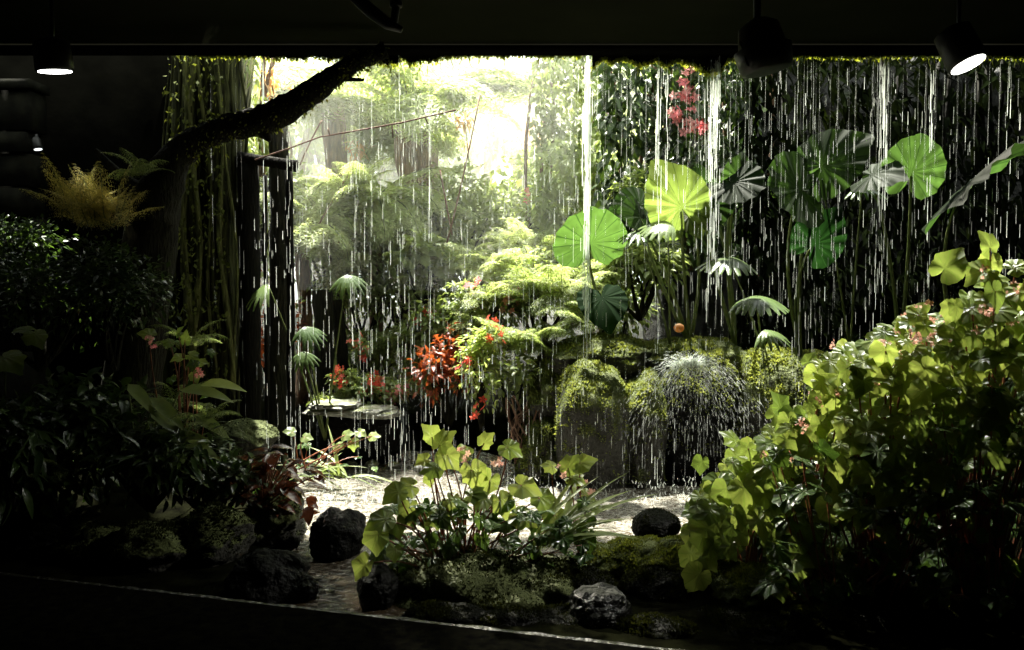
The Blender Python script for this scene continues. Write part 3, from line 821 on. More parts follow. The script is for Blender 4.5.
# shrubs of the garden
S = [
    # name,label,px,py(base),Y,size,n,tm,ls,mat,blobs,flowers,fmat
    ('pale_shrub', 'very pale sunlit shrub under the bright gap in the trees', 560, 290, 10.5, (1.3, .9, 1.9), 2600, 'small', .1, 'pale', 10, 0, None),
    ('leafy_shrub', 'sunlit broad shrub left of the far grey trunk', 470, 300, 9.8, (1.1, .8, 1.5), 2200, 'small', .11, 'shrub', 9, 0, None),
    ('leafy_shrub', 'yellow green shrub low at foot of the big tree fern', 400, 330, 9.0, (1.0, .7, 1.4), 2200, 'oval', .11, 'shrub', 9, 0, None),
    ('leafy_shrub', 'sunlit shrub filling the ground under the fronds at left', 330, 330, 9.6, (1.3, .7, 1.6), 2300, 'small', .11, 'shrub', 10, 0, None),
    ('leafy_shrub', 'olive shrub with fine leaves behind the stone ledge', 365, 400, 8.5, (.9, .4, .7), 1800, 'small', .07, 'shrub', 8, 0, None),
    ('leafy_shrub', 'medium green shrub in the centre above the pool edge', 440, 400, 7.9, (.7, .5, .9), 1500, 'oval', .08, 'shrub', 7, 3, 'petal_red'),
    ('leafy_shrub', 'heart leaved shrub below the brown trunk in the centre', 425, 305, 8.0, (.5, .4, .6), 420, 'lobedA', .07, 'shrub', 5, 0, None),
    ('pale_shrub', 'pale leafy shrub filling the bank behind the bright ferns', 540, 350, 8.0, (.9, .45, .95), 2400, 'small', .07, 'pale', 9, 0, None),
    ('leafy_shrub', 'yellow green shrub behind the mossy mound and round leaf', 615, 360, 7.9, (.8, .4, .8), 2200, 'small', .07, 'shrub', 9, 0, None),
    ('leafy_shrub', 'shaded green shrub filling the hollow behind the red flowered shrub', 365, 350, 8.7, (.9, .4, .9), 2200, 'small', .07, 'shrub', 9, 0, None),
    ('pale_shrub', 'small whitish leaved shrub by the bright clearing', 535, 245, 8.8, (.4, .3, .5), 700, 'small', .07, 'pale', 6, 2, 'petal_pink'),
    ('red_shrub', 'shrub of rust red leaves hanging above the pool beside pale sprays', 450, 425, 7.3, (.42, .35, .85), 520, 'oval', .065, 'red', 7, 0, None),
    ('leafy_shrub', 'bright hanging spray of light leaves over the pool edge', 482, 430, 6.9, (.32, .3, .8), 800, 'oval', .055, 'pale', 7, 4, 'petal_red'),
    ('leafy_shrub', 'small light leaved shrub above the tangle of roots', 515, 430, 6.8, (.3, .3, .6), 420, 'oval', .06, 'shrub', 6, 0, None),
    ('leafy_shrub', 'yellow green shrub with small pink flowers in the middle bank', 480, 350, 7.5, (.6, .4, .6), 1000, 'small', .06, 'shrub', 6, 6, 'petal_pink'),
    ('leafy_shrub', 'light green bush under the elephant ear leaves beside the thick stream', 640, 320, 7.2, (.55, .4, .65), 700, 'oval', .075, 'fernish', 6, 0, None),
    ('leafy_shrub', 'light leafy twig bush rising behind the elephant ears', 640, 240, 7.6, (.45, .35, .6), 420, 'oval', .085, 'shrub', 6, 0, None),
    ('leafy_shrub', 'sunlit shrub at the right edge of the bright clearing', 590, 330, 9.2, (.9, .6, 2.0), 2600, 'small', .08, 'shrub', 10, 0, None),
    ('red_shrub', 'narrow strip of orange red leaves seen between root tree and post', 233, 345, 8.1, (.3, .3, 1.0), 700, 'oval', .07, 'red', 6, 0, None),
    ('red_shrub', 'patch of orange red leaves low behind the timber frame', 275, 400, 8.1, (.5, .3, .9), 500, 'oval', .07, 'red', 6, 0, None),
    ('leafy_shrub', 'green shrub glimpsed behind the timber frame', 262, 260, 8.4, (.7, .4, 1.3), 1400, 'small', .08, 'shrub', 8, 0, None),
]
M['fernish'] = M['fern']
for nm, lab, px, py, Y, sz, n, tm, ls, mt, bl, fl, fm in S:
    shrub(nm, lab, 'shrub', P(px, py, Y), sz, n, tm, ls, mt, bl, None, fl, fm)

# red flowered shrub on the ledge
shrub('flowering_shrub', 'low green shrub topped with bright red flower clusters on the stone ledge', 'shrub', P(362, 412, 7.35), (.42, .3, .34), 900, 'oval', .055, 'shrub', 6, None, 9, 'petal_red', .03, nflow=9)
shrub('flowering_shrub', 'single red flowered sprig standing above the stone ledge', 'shrub', P(365, 372, 7.6), (.16, .15, .3), 120, 'oval', .05, 'shrub', 3, None, 2, 'petal_red', .04)
shrub('flowering_shrub', 'small pink flowered tuft at the right end of the stone ledge', 'shrub', P(398, 412, 7.3), (.2, .16, .2), 260, 'oval', .05, 'shrub', 4, None, 4, 'petal_pink', .03)
shrub('ledge_plant', 'low yellow green plants along the top of the stone ledge', 'shrub', P(340, 412, 7.25), (.32, .2, .16), 380, 'oval', .05, 'shrub', 5)

# walls of climbers
def climber(name, label, x0, x1, y0, y1, Y, depth, n, tm, ls, mat, flowers=0, fmat=None, fsize=.05, cat='climber', fzone=None):
    a = P(x0, y1, Y); c = P(x1, y0, Y); root = thing(name, label, cat, ((a[0] + c[0]) / 2, Y, a[2]))
    x = rng.uniform(a[0], c[0], n); z = rng.uniform(a[2], c[2], n)
    lump = np.array([noise.fractal(Vector((p * 1.6, q * 1.6, Y)), .8, 2, 3) for p, q in zip(x, z)])
    y = Y - depth * (.5 + lump) + rng.uniform(-.1, .1, n)
    bt = Batch(); yd = np.stack([rng.normal(size=n) * .6, -rng.random(n) * .8, -rng.random(n) * 1.1 - .1], 1)
    bt.many(T[tm], np.stack([x, y, z], 1), yd, np.array([0, -.4, 1.0]) + rng.normal(size=(n, 3)) * .4, ls * rng.uniform(.6, 1.3, n), np.clip(.5 + lump * .6 + rng.normal(size=n) * .2, 0, 1))
    bt.build('foliage', M[mat], root)
    st = Batch()
    for k in range(max(4, int((c[0] - a[0]) * 6))):
        xx = R.uniform(a[0], c[0]); st.tube(curve((xx, Y, a[2] - .1), (xx + R.uniform(-.2, .2), Y, c[2] * .97), 0, 6, (R.uniform(-.2, .2), 0, 0)), .02, 5)
    st.build('stem', M['post' if mat == 'darkwall' else 'bark_brown'], root)
    for k in range(flowers):
        fz = fzone[k % len(fzone)]
        q = P(fz[0], fz[1], Y - depth * .9) + rng.normal(size=3) * .02
        fb = Batch(); m = 9
        fb.many(T['flower'], q + rng.normal(size=(m, 3)) * fsize * .8, unit(rng.normal(size=(m, 3))), np.array([0, -1., .3]) + rng.normal(size=(m, 3)) * .5, fsize, rng.random(m)); fb.build('flower_cluster', M[fmat], root)
    return root


climber('green_creeper', 'tall sunlit green creeper wall left of the thick water stream', 532, 606, 40, 260, 9.0, .6, 3800, 'small', .085, 'shrub')
climber('flowering_creeper', 'shaded creeper with pink flower clusters under the ceiling edge', 596, 760, 30, 260, 8.0, .35, 4200, 'oval', .1, 'dark', 8, 'petal_pink', .05, fzone=((690, 85), (683, 102), (703, 122), (678, 112), (694, 68), (690, 128), (702, 118), (686, 95)))
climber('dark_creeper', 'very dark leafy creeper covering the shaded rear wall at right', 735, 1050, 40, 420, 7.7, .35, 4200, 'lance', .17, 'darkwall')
climber('fern_curtain', 'brownish ferny growth hanging behind the root tree under the ceiling', 205, 275, 40, 165, 7.4, .4, 900, 'lance', .1, 'shrub')

# far trunks + backdrop trees
for px, py0, py1, Y, w, lab in ((521, 145, 260, 17, 16, 'distant grey tree trunk in the bright gap'), (488, 120, 260, 19, 9, 'slender far trunk left of the bright gap')):
    g = ground_at(px, Y); tp = P(px, py0, Y); b = Batch(); b.tube(curve(g, tp, 0, 10), w / 2 / F * Y, 12, jitter=.15)
    root = thing('garden_tree', lab, 'tree', g); b.build('trunk', M['bark_brown'], root)
    bt = Batch(); n = 260; q = tp + rng.normal(size=(n, 3)) * np.array([.45, .3, .25]); bt.many(T['oval'], q, rng.normal(size=(n, 3)) + np.array([0, 0, -.6]), np.array([0, 0, 1.]), .22, rng.random(n)); bt.build('foliage', M['orange' if px == 521 else 'pale'], root)
for px, Y, w, h, n, lab in ((330, 19, 3.4, 7.2, 4200, 'distant pale tree filling the left of the garden'), (405, 20, 2.6, 5.2, 3200, 'distant pale tree behind the big tree fern'),
                         (500, 21, 2.6, 2.9, 2600, 'low distant hedge under the bright gap'), (612, 18, 2.4, 6.6, 3600, 'distant pale tree right of the bright gap'),
                         (240, 17, 3.0, 7.5, 3200, 'distant tree seen beyond the root tree'), (690, 15, 3.5, 6.5, 2200, 'distant tree behind the flowering creeper')):
    g = ground_at(px, Y)
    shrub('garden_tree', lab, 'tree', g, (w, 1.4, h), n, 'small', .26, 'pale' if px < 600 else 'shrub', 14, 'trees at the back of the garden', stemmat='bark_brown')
# orange bromeliad-like tufts in the canopy
for px, py, Y, lab in ((452, 88, 10.6, 'orange leaf tuft high in the bright fronds'), (465, 122, 10.4, 'orange leaf tuft at the tip of the arching cane'), (358, 150, 10.2, 'orange leaf tuft over the big trunk'), (272, 85, 7.5, 'rust leaf tuft above the mossy branch')):
    q = P(px, py, Y); root = thing('leaf_tuft', lab, 'leaf tuft', q); bt = Batch(); n = 40
    bt.many(T['lance'], q + rng.normal(size=(n, 3)) * .05, rng.normal(size=(n, 3)) + np.array([0, 0, -.2]), np.array([0, 0, 1.]), rng.uniform(.08, .17, n), rng.random(n)); bt.build('foliage', M['orange'], root)
    st = Batch(); st.tube(curve(q, q + np.array([.05, .3, -.6]), 0, 5), .008, 5); st.build('stem', M['stem'], root)

# ================================================================== STONE LEDGE
root = thing('stone_ledge', 'flat layered grey stone ledge with dark foot at the far pool bank', 'ledge', P(355, 455, 7.2))
b = Batch()
for k, (x0, x1, y0, dy) in enumerate(((308, 392, 410, 5), (312, 360, 404, 4), (345, 400, 413, 6))):
    a = P(x0, y0, 7.05); c = P(x1, y0, 7.05); m = (a + c) / 2; v, f = ICO[4]; v = v.copy()
    v = np.sign(v) * np.abs(v) ** .6
    dd = np.array([noise.fractal(Vector(p * 2) + Vector((k * 5, 0, 0)), .8, 2, 4) for p in v])
    V = v * (1 + .2 * dd)[:, None] * np.array([(c[0] - a[0]) / 2, .22, .03]) + m
    b.raw(V, V[:, :2] * 0, np.full(len(V), .5), np.full(len(f), 3), f.ravel())
b.build('slab', M['ledge'], root)
b = Batch(); v, f = ICO[4]; v = np.sign(v) * np.abs(v) ** .5
a = P(318, 435, 7.3); c = P(404, 435, 7.3); V = v * np.array([(c[0] - a[0]) / 2, .2, .24]) + (a + c) / 2
b.raw(V, V[:, :2] * 0, np.full(len(V), .5), np.full(len(f), 3), f.ravel()); b.build('foot', M['rockdark'], root)

# ================================================================== BOULDERS OF THE FALL
BD = [  # px0,px1,ytop,Y,label
    (556, 632, 362, 6.45, 'mossy boulder the thick water stream falls on'),
    (618, 668, 372, 6.55, 'narrow mossy boulder between the two larger wet ones'),
    (650, 745, 352, 6.6, 'big rounded dark boulder with water spraying off its top'),
    (738, 815, 352, 6.45, 'mossy boulder right of the spraying one, mostly shaded'),
    (800, 880, 365, 6.7, 'dark boulder half hidden by the flowering begonia bush'),
]
for k, (x0, x1, yt, Y, lab) in enumerate(BD):
    a = P(x0, yt, Y); c = P(x1, yt, Y); h = (a[2] + .05) / 2
    rock('boulder', lab, ((a[0] + c[0]) / 2, Y + .1, h - .05), ((c[0] - a[0]) / 2 * 1.02, .42, h * .98), 'rockmoss' if k != 2 else 'rockdark', 20 + k, .14, 9000, .02, 'boulders under the water curtain', blocky=.15, mm='moss_bright')
for k, (x, y, Y, s, lab) in enumerate(((600, 345, 7.0, (.5, .4, .22), 'mossy mound behind the boulder under the thick stream'), (690, 348, 6.95, (.52, .35, .2), 'broad mossy mound behind the spraying boulder'), (560, 380, 6.9, (.3, .3, .3), 'small dark mossy mound by the root tangle'), (790, 362, 7.1, (.5, .35, .22), 'low mossy mound behind the shaded boulder'), (540, 440, 6.7, (.2, .3, .42), 'upright dark mossy rock next to the root tangle'))):
    c = P(x, y, Y); rock('moss_mound', lab, c - np.array([0, 0, s[2] * .6]), s, 'rockmoss', 40 + k, .2, 7000, .022, cat='rock', mm='moss_bright')
b = Batch()
b.box((P(545, 0, 7.0)[0], 6.85, -.2), (P(900, 0, 7.0)[0], 7.35, .95)); 
tag(b.build('rock_bank', M['backrock'], None, root=(1.8, 7.0, -.2)), 'dark rock bank behind the row of mossy boulders', 'rock')

# tangle of roots
root = thing('root_tangle', 'tangle of bare reddish brown roots beside the left mossy boulder', 'roots', P(530, 460, 6.6))
b = Batch()
for k in range(34):
    a = P(R.uniform(505, 545), R.uniform(395, 420), 6.7); c = P(R.uniform(515, 550), R.uniform(455, 485), 6.6 + R.uniform(-.1, .1))
    b.tube(curve(a, c, 0, 9, (R.uniform(-.12, .12), R.uniform(-.1, .05), 0)) + rng.normal(size=(9, 3)) * .012, R.uniform(.003, .009), 5, cap=False)
b.build('root', M['rope'], root)

# orange ball-like fungus/fruit
b = Batch(); v, f = ICO[3]; c = P(679, 328, 6.7); V = v * np.array([.042, .03, .036]) + c; b.raw(V, V[:, :2] * 0, np.full(len(V), .5), np.full(len(f), 3), f.ravel())
tag(b.build('orange_leaf', M['orange'], None, root=c), 'small round orange dead leaf above the spraying boulder', 'leaf')

# ================================================================== ELEPHANT EARS
def ear_plant(label, basepx, leaves):
    g = P(basepx[0], basepx[1], basepx[2]); root = thing('elephant_ear_plant', label, 'plant', g, 'elephant ear plants behind the water')
    for (px, py, Y, size, ang, tilt, nrmx, tm, mt, tint) in leaves:
        q = P(px, py, Y); a = math.radians(ang); tl = math.radians(tilt)
        yd = np.array([math.cos(a) * math.cos(tl), math.sin(tl), math.sin(a) * math.cos(tl)])
        up = np.array(nrmx if isinstance(nrmx, tuple) else [nrmx, -1.0, .35])
        b = Batch(); b.many(T[tm], q, yd, up, size, tint); lf = b.build('leaf', M[mt], root)
        s = Batch(); s.tube(curve(g, q + np.array([0, .02, -.0]), .05, 10, (R.uniform(-.1, .1), .1, 0), .9), np.linspace(.018, .008, 10), 7); s.build('stalk', M['stem'], root)


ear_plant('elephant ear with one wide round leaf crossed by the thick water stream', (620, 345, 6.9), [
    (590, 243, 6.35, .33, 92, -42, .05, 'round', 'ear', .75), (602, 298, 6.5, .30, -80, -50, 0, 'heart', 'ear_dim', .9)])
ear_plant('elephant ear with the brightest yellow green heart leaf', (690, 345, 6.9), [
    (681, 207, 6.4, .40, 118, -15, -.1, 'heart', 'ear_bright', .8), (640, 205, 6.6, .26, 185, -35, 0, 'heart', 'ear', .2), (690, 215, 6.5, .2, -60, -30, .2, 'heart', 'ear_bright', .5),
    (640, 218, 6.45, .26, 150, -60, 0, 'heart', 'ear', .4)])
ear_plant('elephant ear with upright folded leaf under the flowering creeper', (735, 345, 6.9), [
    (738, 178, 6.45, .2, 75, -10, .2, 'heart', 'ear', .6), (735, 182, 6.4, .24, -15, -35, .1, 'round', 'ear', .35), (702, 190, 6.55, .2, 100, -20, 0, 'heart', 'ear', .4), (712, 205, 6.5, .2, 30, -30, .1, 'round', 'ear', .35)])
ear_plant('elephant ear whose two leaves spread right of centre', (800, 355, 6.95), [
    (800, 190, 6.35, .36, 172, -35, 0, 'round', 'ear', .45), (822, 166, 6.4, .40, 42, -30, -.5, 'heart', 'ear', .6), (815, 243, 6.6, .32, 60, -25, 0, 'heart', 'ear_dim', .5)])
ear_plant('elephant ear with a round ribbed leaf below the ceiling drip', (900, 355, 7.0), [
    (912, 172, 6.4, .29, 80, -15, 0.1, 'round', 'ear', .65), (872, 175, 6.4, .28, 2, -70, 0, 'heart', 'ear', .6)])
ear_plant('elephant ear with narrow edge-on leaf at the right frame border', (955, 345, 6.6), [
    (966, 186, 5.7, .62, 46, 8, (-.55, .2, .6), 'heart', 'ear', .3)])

# fan palms
def palm(label, g, leaves, group='small fan palms by the water'):
    root = thing('fan_palm', label, 'palm', g, group)
    b = Batch(); s = Batch(); g = np.array(g)
    for (px, py, Y, size, ang, elev, tm) in leaves:
        q = P(px, py, Y); a = math.radians(ang); e = math.radians(elev)
        yd = np.array([math.cos(a) * math.cos(e), math.sin(a) * math.cos(e), math.sin(e)])
        b = Batch(); b.many(T[tm], q, yd, (0, -.35, 1), size, R.random()); b.build('fan_leaf', M['palm'], root); s.tube(curve(g, q, .04, 8), np.linspace(.01, .005, 8), 6)
    s.build('stalk', M['stem'], root)


palm('shiny fan palm beside the spraying boulder', P(762, 352, 6.7), [(755, 296, 6.3, .27, -80, -8, 'fan'), (728, 257, 6.35, .27, -100, -8, 'fan'), (765, 330, 6.3, .2, -60, -20, 'fan2')])
palm('shiny pale fan palm leaf among elephant ears', P(670, 345, 6.8), [(668, 222, 6.3, .24, 200, -5, 'fan'), (640, 232, 6.35, .2, -110, -10, 'fan2')])
palm('pale fan palm leaf in front of the dark rear wall', P(850, 350, 6.9), [(862, 188, 6.5, .2, -90, -10, 'fan2'), (820, 172, 6.5, .15, -60, 0, 'fan2')])
palm('fan palm with slender fingers right of the timber frame', P(325, 440, 7.0), [(347, 275, 6.7, .2, -60, -40, 'fan2'), (305, 327, 6.6, .2, -40, -40, 'fan2'), (268, 285, 6.5, .22, 200, -30, 'fan2'), (303, 352, 6.6, .16, -70, -45, 'fan2')])

# ================================================================== CENTRE FOREGROUND PLANT
MZ = .3
def begonia(label, base, leaves, dark=0, mat='begonia', group=None, name='begonia_plant', flowers=(), stemr=.006, darkbox=None, fmat='petal_pale', fsize=.02):
    """leaves: (px,py,Y,size_m,tip angle,facing)"""
    base = np.array(base, float); root = thing(name, label, 'plant', base, group)
    bt = Batch(); st = Batch(); dk = Batch()
    for (px, py, Y, s, ang, tilt) in leaves:
        q = P(px, py, Y); a = math.radians(ang + R.uniform(-12, 12)); tl = math.radians(tilt)
        yd = np.array([math.cos(a) * math.cos(tl), -math.sin(tl), math.sin(a) * math.cos(tl)])
        up = np.array([R.uniform(-.3, .3), -.75, .75])
        bt.many(T[R.choice(LOBES)], q, yd, up, s * 1.05, R.uniform(.15, 1))
        fo = base + np.array([R.uniform(-.08, .08), R.uniform(-.05, .05), 0]) if R.random() < .6 else base + (q - base) * np.array([.35, .35, 0.1])
        if len(leaves) < 40 or R.random() < .3: st.tube(curve(fo, q, .03, 8, (R.uniform(-.04, .04), 0, 0), .95), np.linspace(stemr, stemr * .5, 8), 6)
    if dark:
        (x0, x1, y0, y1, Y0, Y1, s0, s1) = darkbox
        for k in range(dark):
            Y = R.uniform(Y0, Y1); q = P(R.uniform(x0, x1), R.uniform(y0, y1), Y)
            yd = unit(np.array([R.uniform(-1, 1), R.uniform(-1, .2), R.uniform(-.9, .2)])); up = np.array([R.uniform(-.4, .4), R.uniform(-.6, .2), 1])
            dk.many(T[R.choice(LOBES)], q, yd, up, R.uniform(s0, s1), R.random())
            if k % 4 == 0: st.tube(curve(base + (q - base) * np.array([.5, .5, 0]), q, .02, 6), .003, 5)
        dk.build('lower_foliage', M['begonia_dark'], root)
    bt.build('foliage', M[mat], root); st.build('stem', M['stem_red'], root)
    for (px, py, Y) in flowers:
        q = P(px, py, Y); fb = Batch(); m = 9
        fb.many(T['flower'], q + rng.normal(size=(m, 3)) * fsize * .9, unit(rng.normal(size=(m, 3))), np.array([0, -1., .4]) + rng.normal(size=(m, 3)) * .5, fsize * rng.uniform(.6, 1.1, m), rng.random(m))
        fb.build('flower_cluster', M[fmat], root)
    return root


begonia('upright begonia with backlit lime leaves standing on the centre mound', P(455, 565, 4.25), [
    (440, 445, 4.2, .10, 60, 10), (447, 455, 4.2, .09, -40, 20), (432, 437, 4.25, .08, 120, 10), (484, 443, 4.3, .07, 60, 10), (508, 447, 4.3, .085, -10, 20), (435, 468, 4.2, .08, 190, 20),
    (410, 485, 4.15, .09, 170, 15), (398, 492, 4.1, .09, 200, 20), (472, 470, 4.25, .11, -80, 20), (490, 480, 4.3, .10, -110, 20), (522, 485, 4.3, .11, -20, 25), (540, 498, 4.3, .10, -50, 25),
    (410, 508, 4.15, .08, -90, 25), (385, 520, 4.05, .10, 190, 25), (378, 535, 4.05, .10, -100, 20), (397, 523, 4.1, .08, -80, 20), (450, 500, 4.2, .08, -30, 30), (470, 495, 4.2, .09, 20, 30),
    (500, 500, 4.25, .10, -70, 30), (520, 515, 4.25, .10, -30, 30), (430, 478, 4.3, .05, -90, 10), (425, 460, 4.3, .06, 200, 10), (483, 497, 4.2, .09, 160, 30), (440, 515, 4.15, .09, 200, 30), (465, 455, 4.35, .08, 160, 10),
    (395, 550, 4.0, .06, -90, 20), (365, 565, 3.95, .09, -130, 10), (555, 515, 4.3, .09, -60, 30)],
    170, mat='begonia', darkbox=(380, 590, 500, 590, 4.1, 4.5, .05, .1), flowers=[(462, 452, 4.3), (498, 462, 4.3)])
begonia('small begonia sprig with rounded leaves right of the centre plant', P(575, 560, 4.35), [
    (568, 468, 4.35, .085, 70, 5), (580, 463, 4.35, .09, 20, 10), (572, 478, 4.35, .08, -5, 20), (552, 466, 4.35, .06, 160, 10), (592, 505, 4.4, .05, 20, 10), (585, 495, 4.4, .06, -20, 10)],
    8, darkbox=(545, 600, 500, 560, 4.2, 4.45, .04, .08), flowers=[(590, 492, 4.4), (563, 470, 4.4)])

root = thing('strap_plant', 'clump of drooping strap leaves at the right of the centre mound', 'plant', P(535, 565, 4.3))
b = Batch()
for k in range(26):
    a = R.uniform(.1, 1.4); b.many(T['strap'], P(545 + R.uniform(-15, 15), 550, 4.2), (math.cos(a), R.uniform(-.3, .3), math.sin(a) + .5), (0, -.3, 1), R.uniform(.28, .5), R.random(), R.uniform(.7, 1.3))
b.build('blade_foliage', M['fern'], root)
root = thing('strap_plant', 'arching pale strap leaves at the left pool bank', 'plant', P(345, 478, 6.2))
b = Batch()
for k in range(20):
    a = R.uniform(0, PI); b.many(T['strap'], P(330 + R.uniform(-20, 20), 478, 6.3), (math.cos(a), R.uniform(-.4, .3), math.sin(a) * .5 + .2), (0, -.3, 1), R.uniform(.2, .4), R.random())
b.build('blade_foliage', M['fern'], root)

# centre mound rocks
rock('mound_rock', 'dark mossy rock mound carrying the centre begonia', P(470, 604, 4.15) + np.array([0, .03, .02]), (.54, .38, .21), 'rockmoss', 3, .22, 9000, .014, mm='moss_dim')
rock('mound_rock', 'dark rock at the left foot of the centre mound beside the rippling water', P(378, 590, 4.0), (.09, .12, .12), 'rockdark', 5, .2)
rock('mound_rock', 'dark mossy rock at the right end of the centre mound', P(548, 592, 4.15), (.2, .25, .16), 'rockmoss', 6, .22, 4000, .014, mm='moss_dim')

# right foreground rocks
rock('rock', 'smooth rounded dark stone with thin moss standing above the others', P(656, 526, 4.75), (.135, .13, .088), 'rockdark', 51, .08, 1500, .01, mm='moss_dim')
FR = [
    (640, 565, 4.5, (.22, .22, .14), 'bright mossy rock directly under the smooth round stone'),
    (690, 572, 4.35, (.28, .25, .16), 'long mossy rock right of the centre with sunlit top'),
    (755, 597, 4.0, (.2, .2, .13), 'rounded mossy rock below the right begonia leaves'),
    (600, 616, 3.75, (.15, .14, .13), 'wet black rock with white glints at the kerb'),
    (660, 600, 4.1, (.2, .2, .15), 'shaded mossy rock behind the wet glinting rock'),
    (815, 632, 3.8, (.26, .2, .11), 'low flat mossy rock near the lower right'),
    (585, 600, 4.1, (.16, .18, .15), 'mossy rock between centre mound and wet rock'),
    (720, 640, 3.75, (.25, .2, .12), 'dark mossy stone at the bottom edge right of the wet rock'),
    (820, 580, 4.2, (.2, .2, .14), 'dark stone in shade under the right begonia'),
    (905, 640, 3.7, (.3, .2, .14), 'dark stone at the bottom right under the begonia'),
    (605, 565, 4.5, (.13, .15, .1), 'small mossy stone beside the pool right of the strap leaves'),
    (560, 632, 3.75, (.22, .16, .1), 'black stone at the kerb in front of the centre mound'),
    (450, 622, 3.78, (.2, .12, .08), 'low black stone in front of the centre mound by the kerb'),
    (510, 628, 3.72, (.18, .12, .08), 'flat black stone on the kerb side of the centre begonia'),
    (655, 640, 3.6, (.2, .14, .09), 'black flat stone at the bottom edge below the wet rock'),
    (770, 640, 3.6, (.25, .18, .1), 'dark stone at the bottom edge below the rounded mossy rock'),
    (870, 610, 3.95, (.25, .2, .14), 'dark mossy stone behind the low flat mossy rock'),
    (980, 620, 3.9, (.3, .22, .16), 'dark stone at the lower right frame corner'),
    (725, 545, 4.9, (.2, .2, .12), 'mossy stone at the pool bank under the lime leaves'),
]
for k, (x, y, Y, s, lab) in enumerate(FR):
    wet = 'wet black' in lab
    rock('rock', lab, P(x, y, Y), s, 'rockwet' if wet else ('rockmoss' if y < 600 else 'rockdark'), 60 + k, .2, 0 if wet else int(60000 * s[0] * s[1] * 2.5), .013, mm='moss' if y < 600 or x == 815 else 'moss_dim')  # stones near the kerb take darker materials, their shade painted into the colour

# left foreground rocks
LR = [
    (338, 535, 4.75, (.155, .17, .155), 'rounded black rock standing in the pool left of the centre', 0),
    (268, 580, 4.1, (.19, .18, .14), 'black wet rock with a white glint near the kerb', 0),
    (305, 590, 4.05, (.06, .08, .06), 'small black stone right of the glinting rock', 0),
    (215, 537, 4.6, (.2, .2, .16), 'dark rock with a mossy rim under the wine red plant', 1500),
    (275, 520, 5.0, (.18, .2, .2), 'dark rock under the wine red plant beside the pool', 800),
    (155, 550, 4.5, (.25, .2, .15), 'dark rock with faint green ridge in the left bed', 1500),
    (95, 548, 4.6, (.2, .18, .13), 'faint mossy rock in the dark left bed', 1500),
    (25, 545, 4.8, (.24, .2, .14), 'black rock in the darkest left corner of the bed', 0),
    (245, 440, 6.3, (.24, .2, .16), 'pale spotted rock behind the left bed plants', 300),
]
for k, (x, y, Y, s, lab, ms) in enumerate(LR):
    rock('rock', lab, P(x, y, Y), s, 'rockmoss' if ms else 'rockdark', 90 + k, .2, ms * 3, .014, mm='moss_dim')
# pebbled far bank stones
for k, (x, y, s) in enumerate(((330, 458, .07), (352, 462, .05), (372, 456, .06), (395, 458, .05), (318, 470, .06), (420, 460, .05))):
    q = P(x, y, 7.2 - k * .05); q[2] = WATER + .02
    rock('bank_stone', 'small pale stone on the far left bank of the pool', q, (s, s, s * .6), 'ledge', 120 + k, .2, group='small stones on the far bank', sub=3)

# ================================================================== RIGHT BEGONIA BUSH
def top_y(x):
    return float(np.interp(x, [690, 720, 760, 800, 825, 860, 885, 920, 960, 985, 1010, 1060], [500, 455, 425, 390, 345, 330, 318, 300, 290, 262, 275, 280]))


def right_bush(label, x0, x1, Yb, n, s0, s1, basepx, nfl, extra=(), dark=60, depth=.45, span=170, fm='petal_pale', tipx=None):
    leaves = []
    for k in range(n):
        x = R.uniform(x0, x1); t = top_y(x); u = R.random() ** 1.2
        y = t + 14 + u * span; Y = Yb - .1 + R.uniform(-.5, .5) * depth - u * .15
        leaves.append((x, y, Y, R.uniform(s0, s1), R.choice((-90, -60, -120, -30, -150, 170, 10, -75)), R.uniform(5, 50)))
    leaves += list(extra)
    fl = []
    for k in range(nfl):
        x = R.uniform(x0, x1); fl.append((x, top_y(x) + R.uniform(2, 60), Yb - .15 + R.uniform(-.2, .1)))
    begonia(label, P(basepx, 600, Yb + .1), leaves, dark, name='begonia_bush', flowers=fl, group='begonia bushes on the right bank',
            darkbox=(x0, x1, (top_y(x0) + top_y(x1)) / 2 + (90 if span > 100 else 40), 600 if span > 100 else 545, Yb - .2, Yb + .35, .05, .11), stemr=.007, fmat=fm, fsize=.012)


right_bush('begonia with lime green lobed leaves spilling towards the pool', 690, 775, 4.35, 95, .06, .11, 745, 2,
           [(702, 462, 4.4, .07, -90, 10), (725, 505, 4.3, .09, 200, 10), (705, 515, 4.3, .10, 210, 10), (775, 415, 4.3, .09, 60, 10), (735, 440, 4.35, .09, 150, 15), (750, 450, 4.3, .10, -120, 20), (735, 515, 4.3, .08, -40, 10)], 40, span=85)
right_bush('begonia with small pink buds left in the flowering bank', 765, 850, 4.25, 170, .05, .10, 800, 16, [(780, 408, 4.2, .09, 100, 10), (808, 362, 4.2, .06, 60, 10), (790, 432, 4.1, .11, -100, 20)], 80)
right_bush('tall begonia with pink flower clusters in the middle of the bank', 835, 925, 4.15, 210, .055, .105, 880, 22, [], 90)
right_bush('tallest begonia with large pale upper leaves by the right frame border', 915, 1050, 4.05, 260, .055, .11, 970, 24,
           [(945, 268, 4.0, .13, 60, 5), (990, 248, 4.0, .09, 120, 10), (992, 262, 4.0, .09, -80, 15), (985, 272, 3.95, .11, 200, 15), (1015, 268, 3.9, .09, 20, 15)], 110)
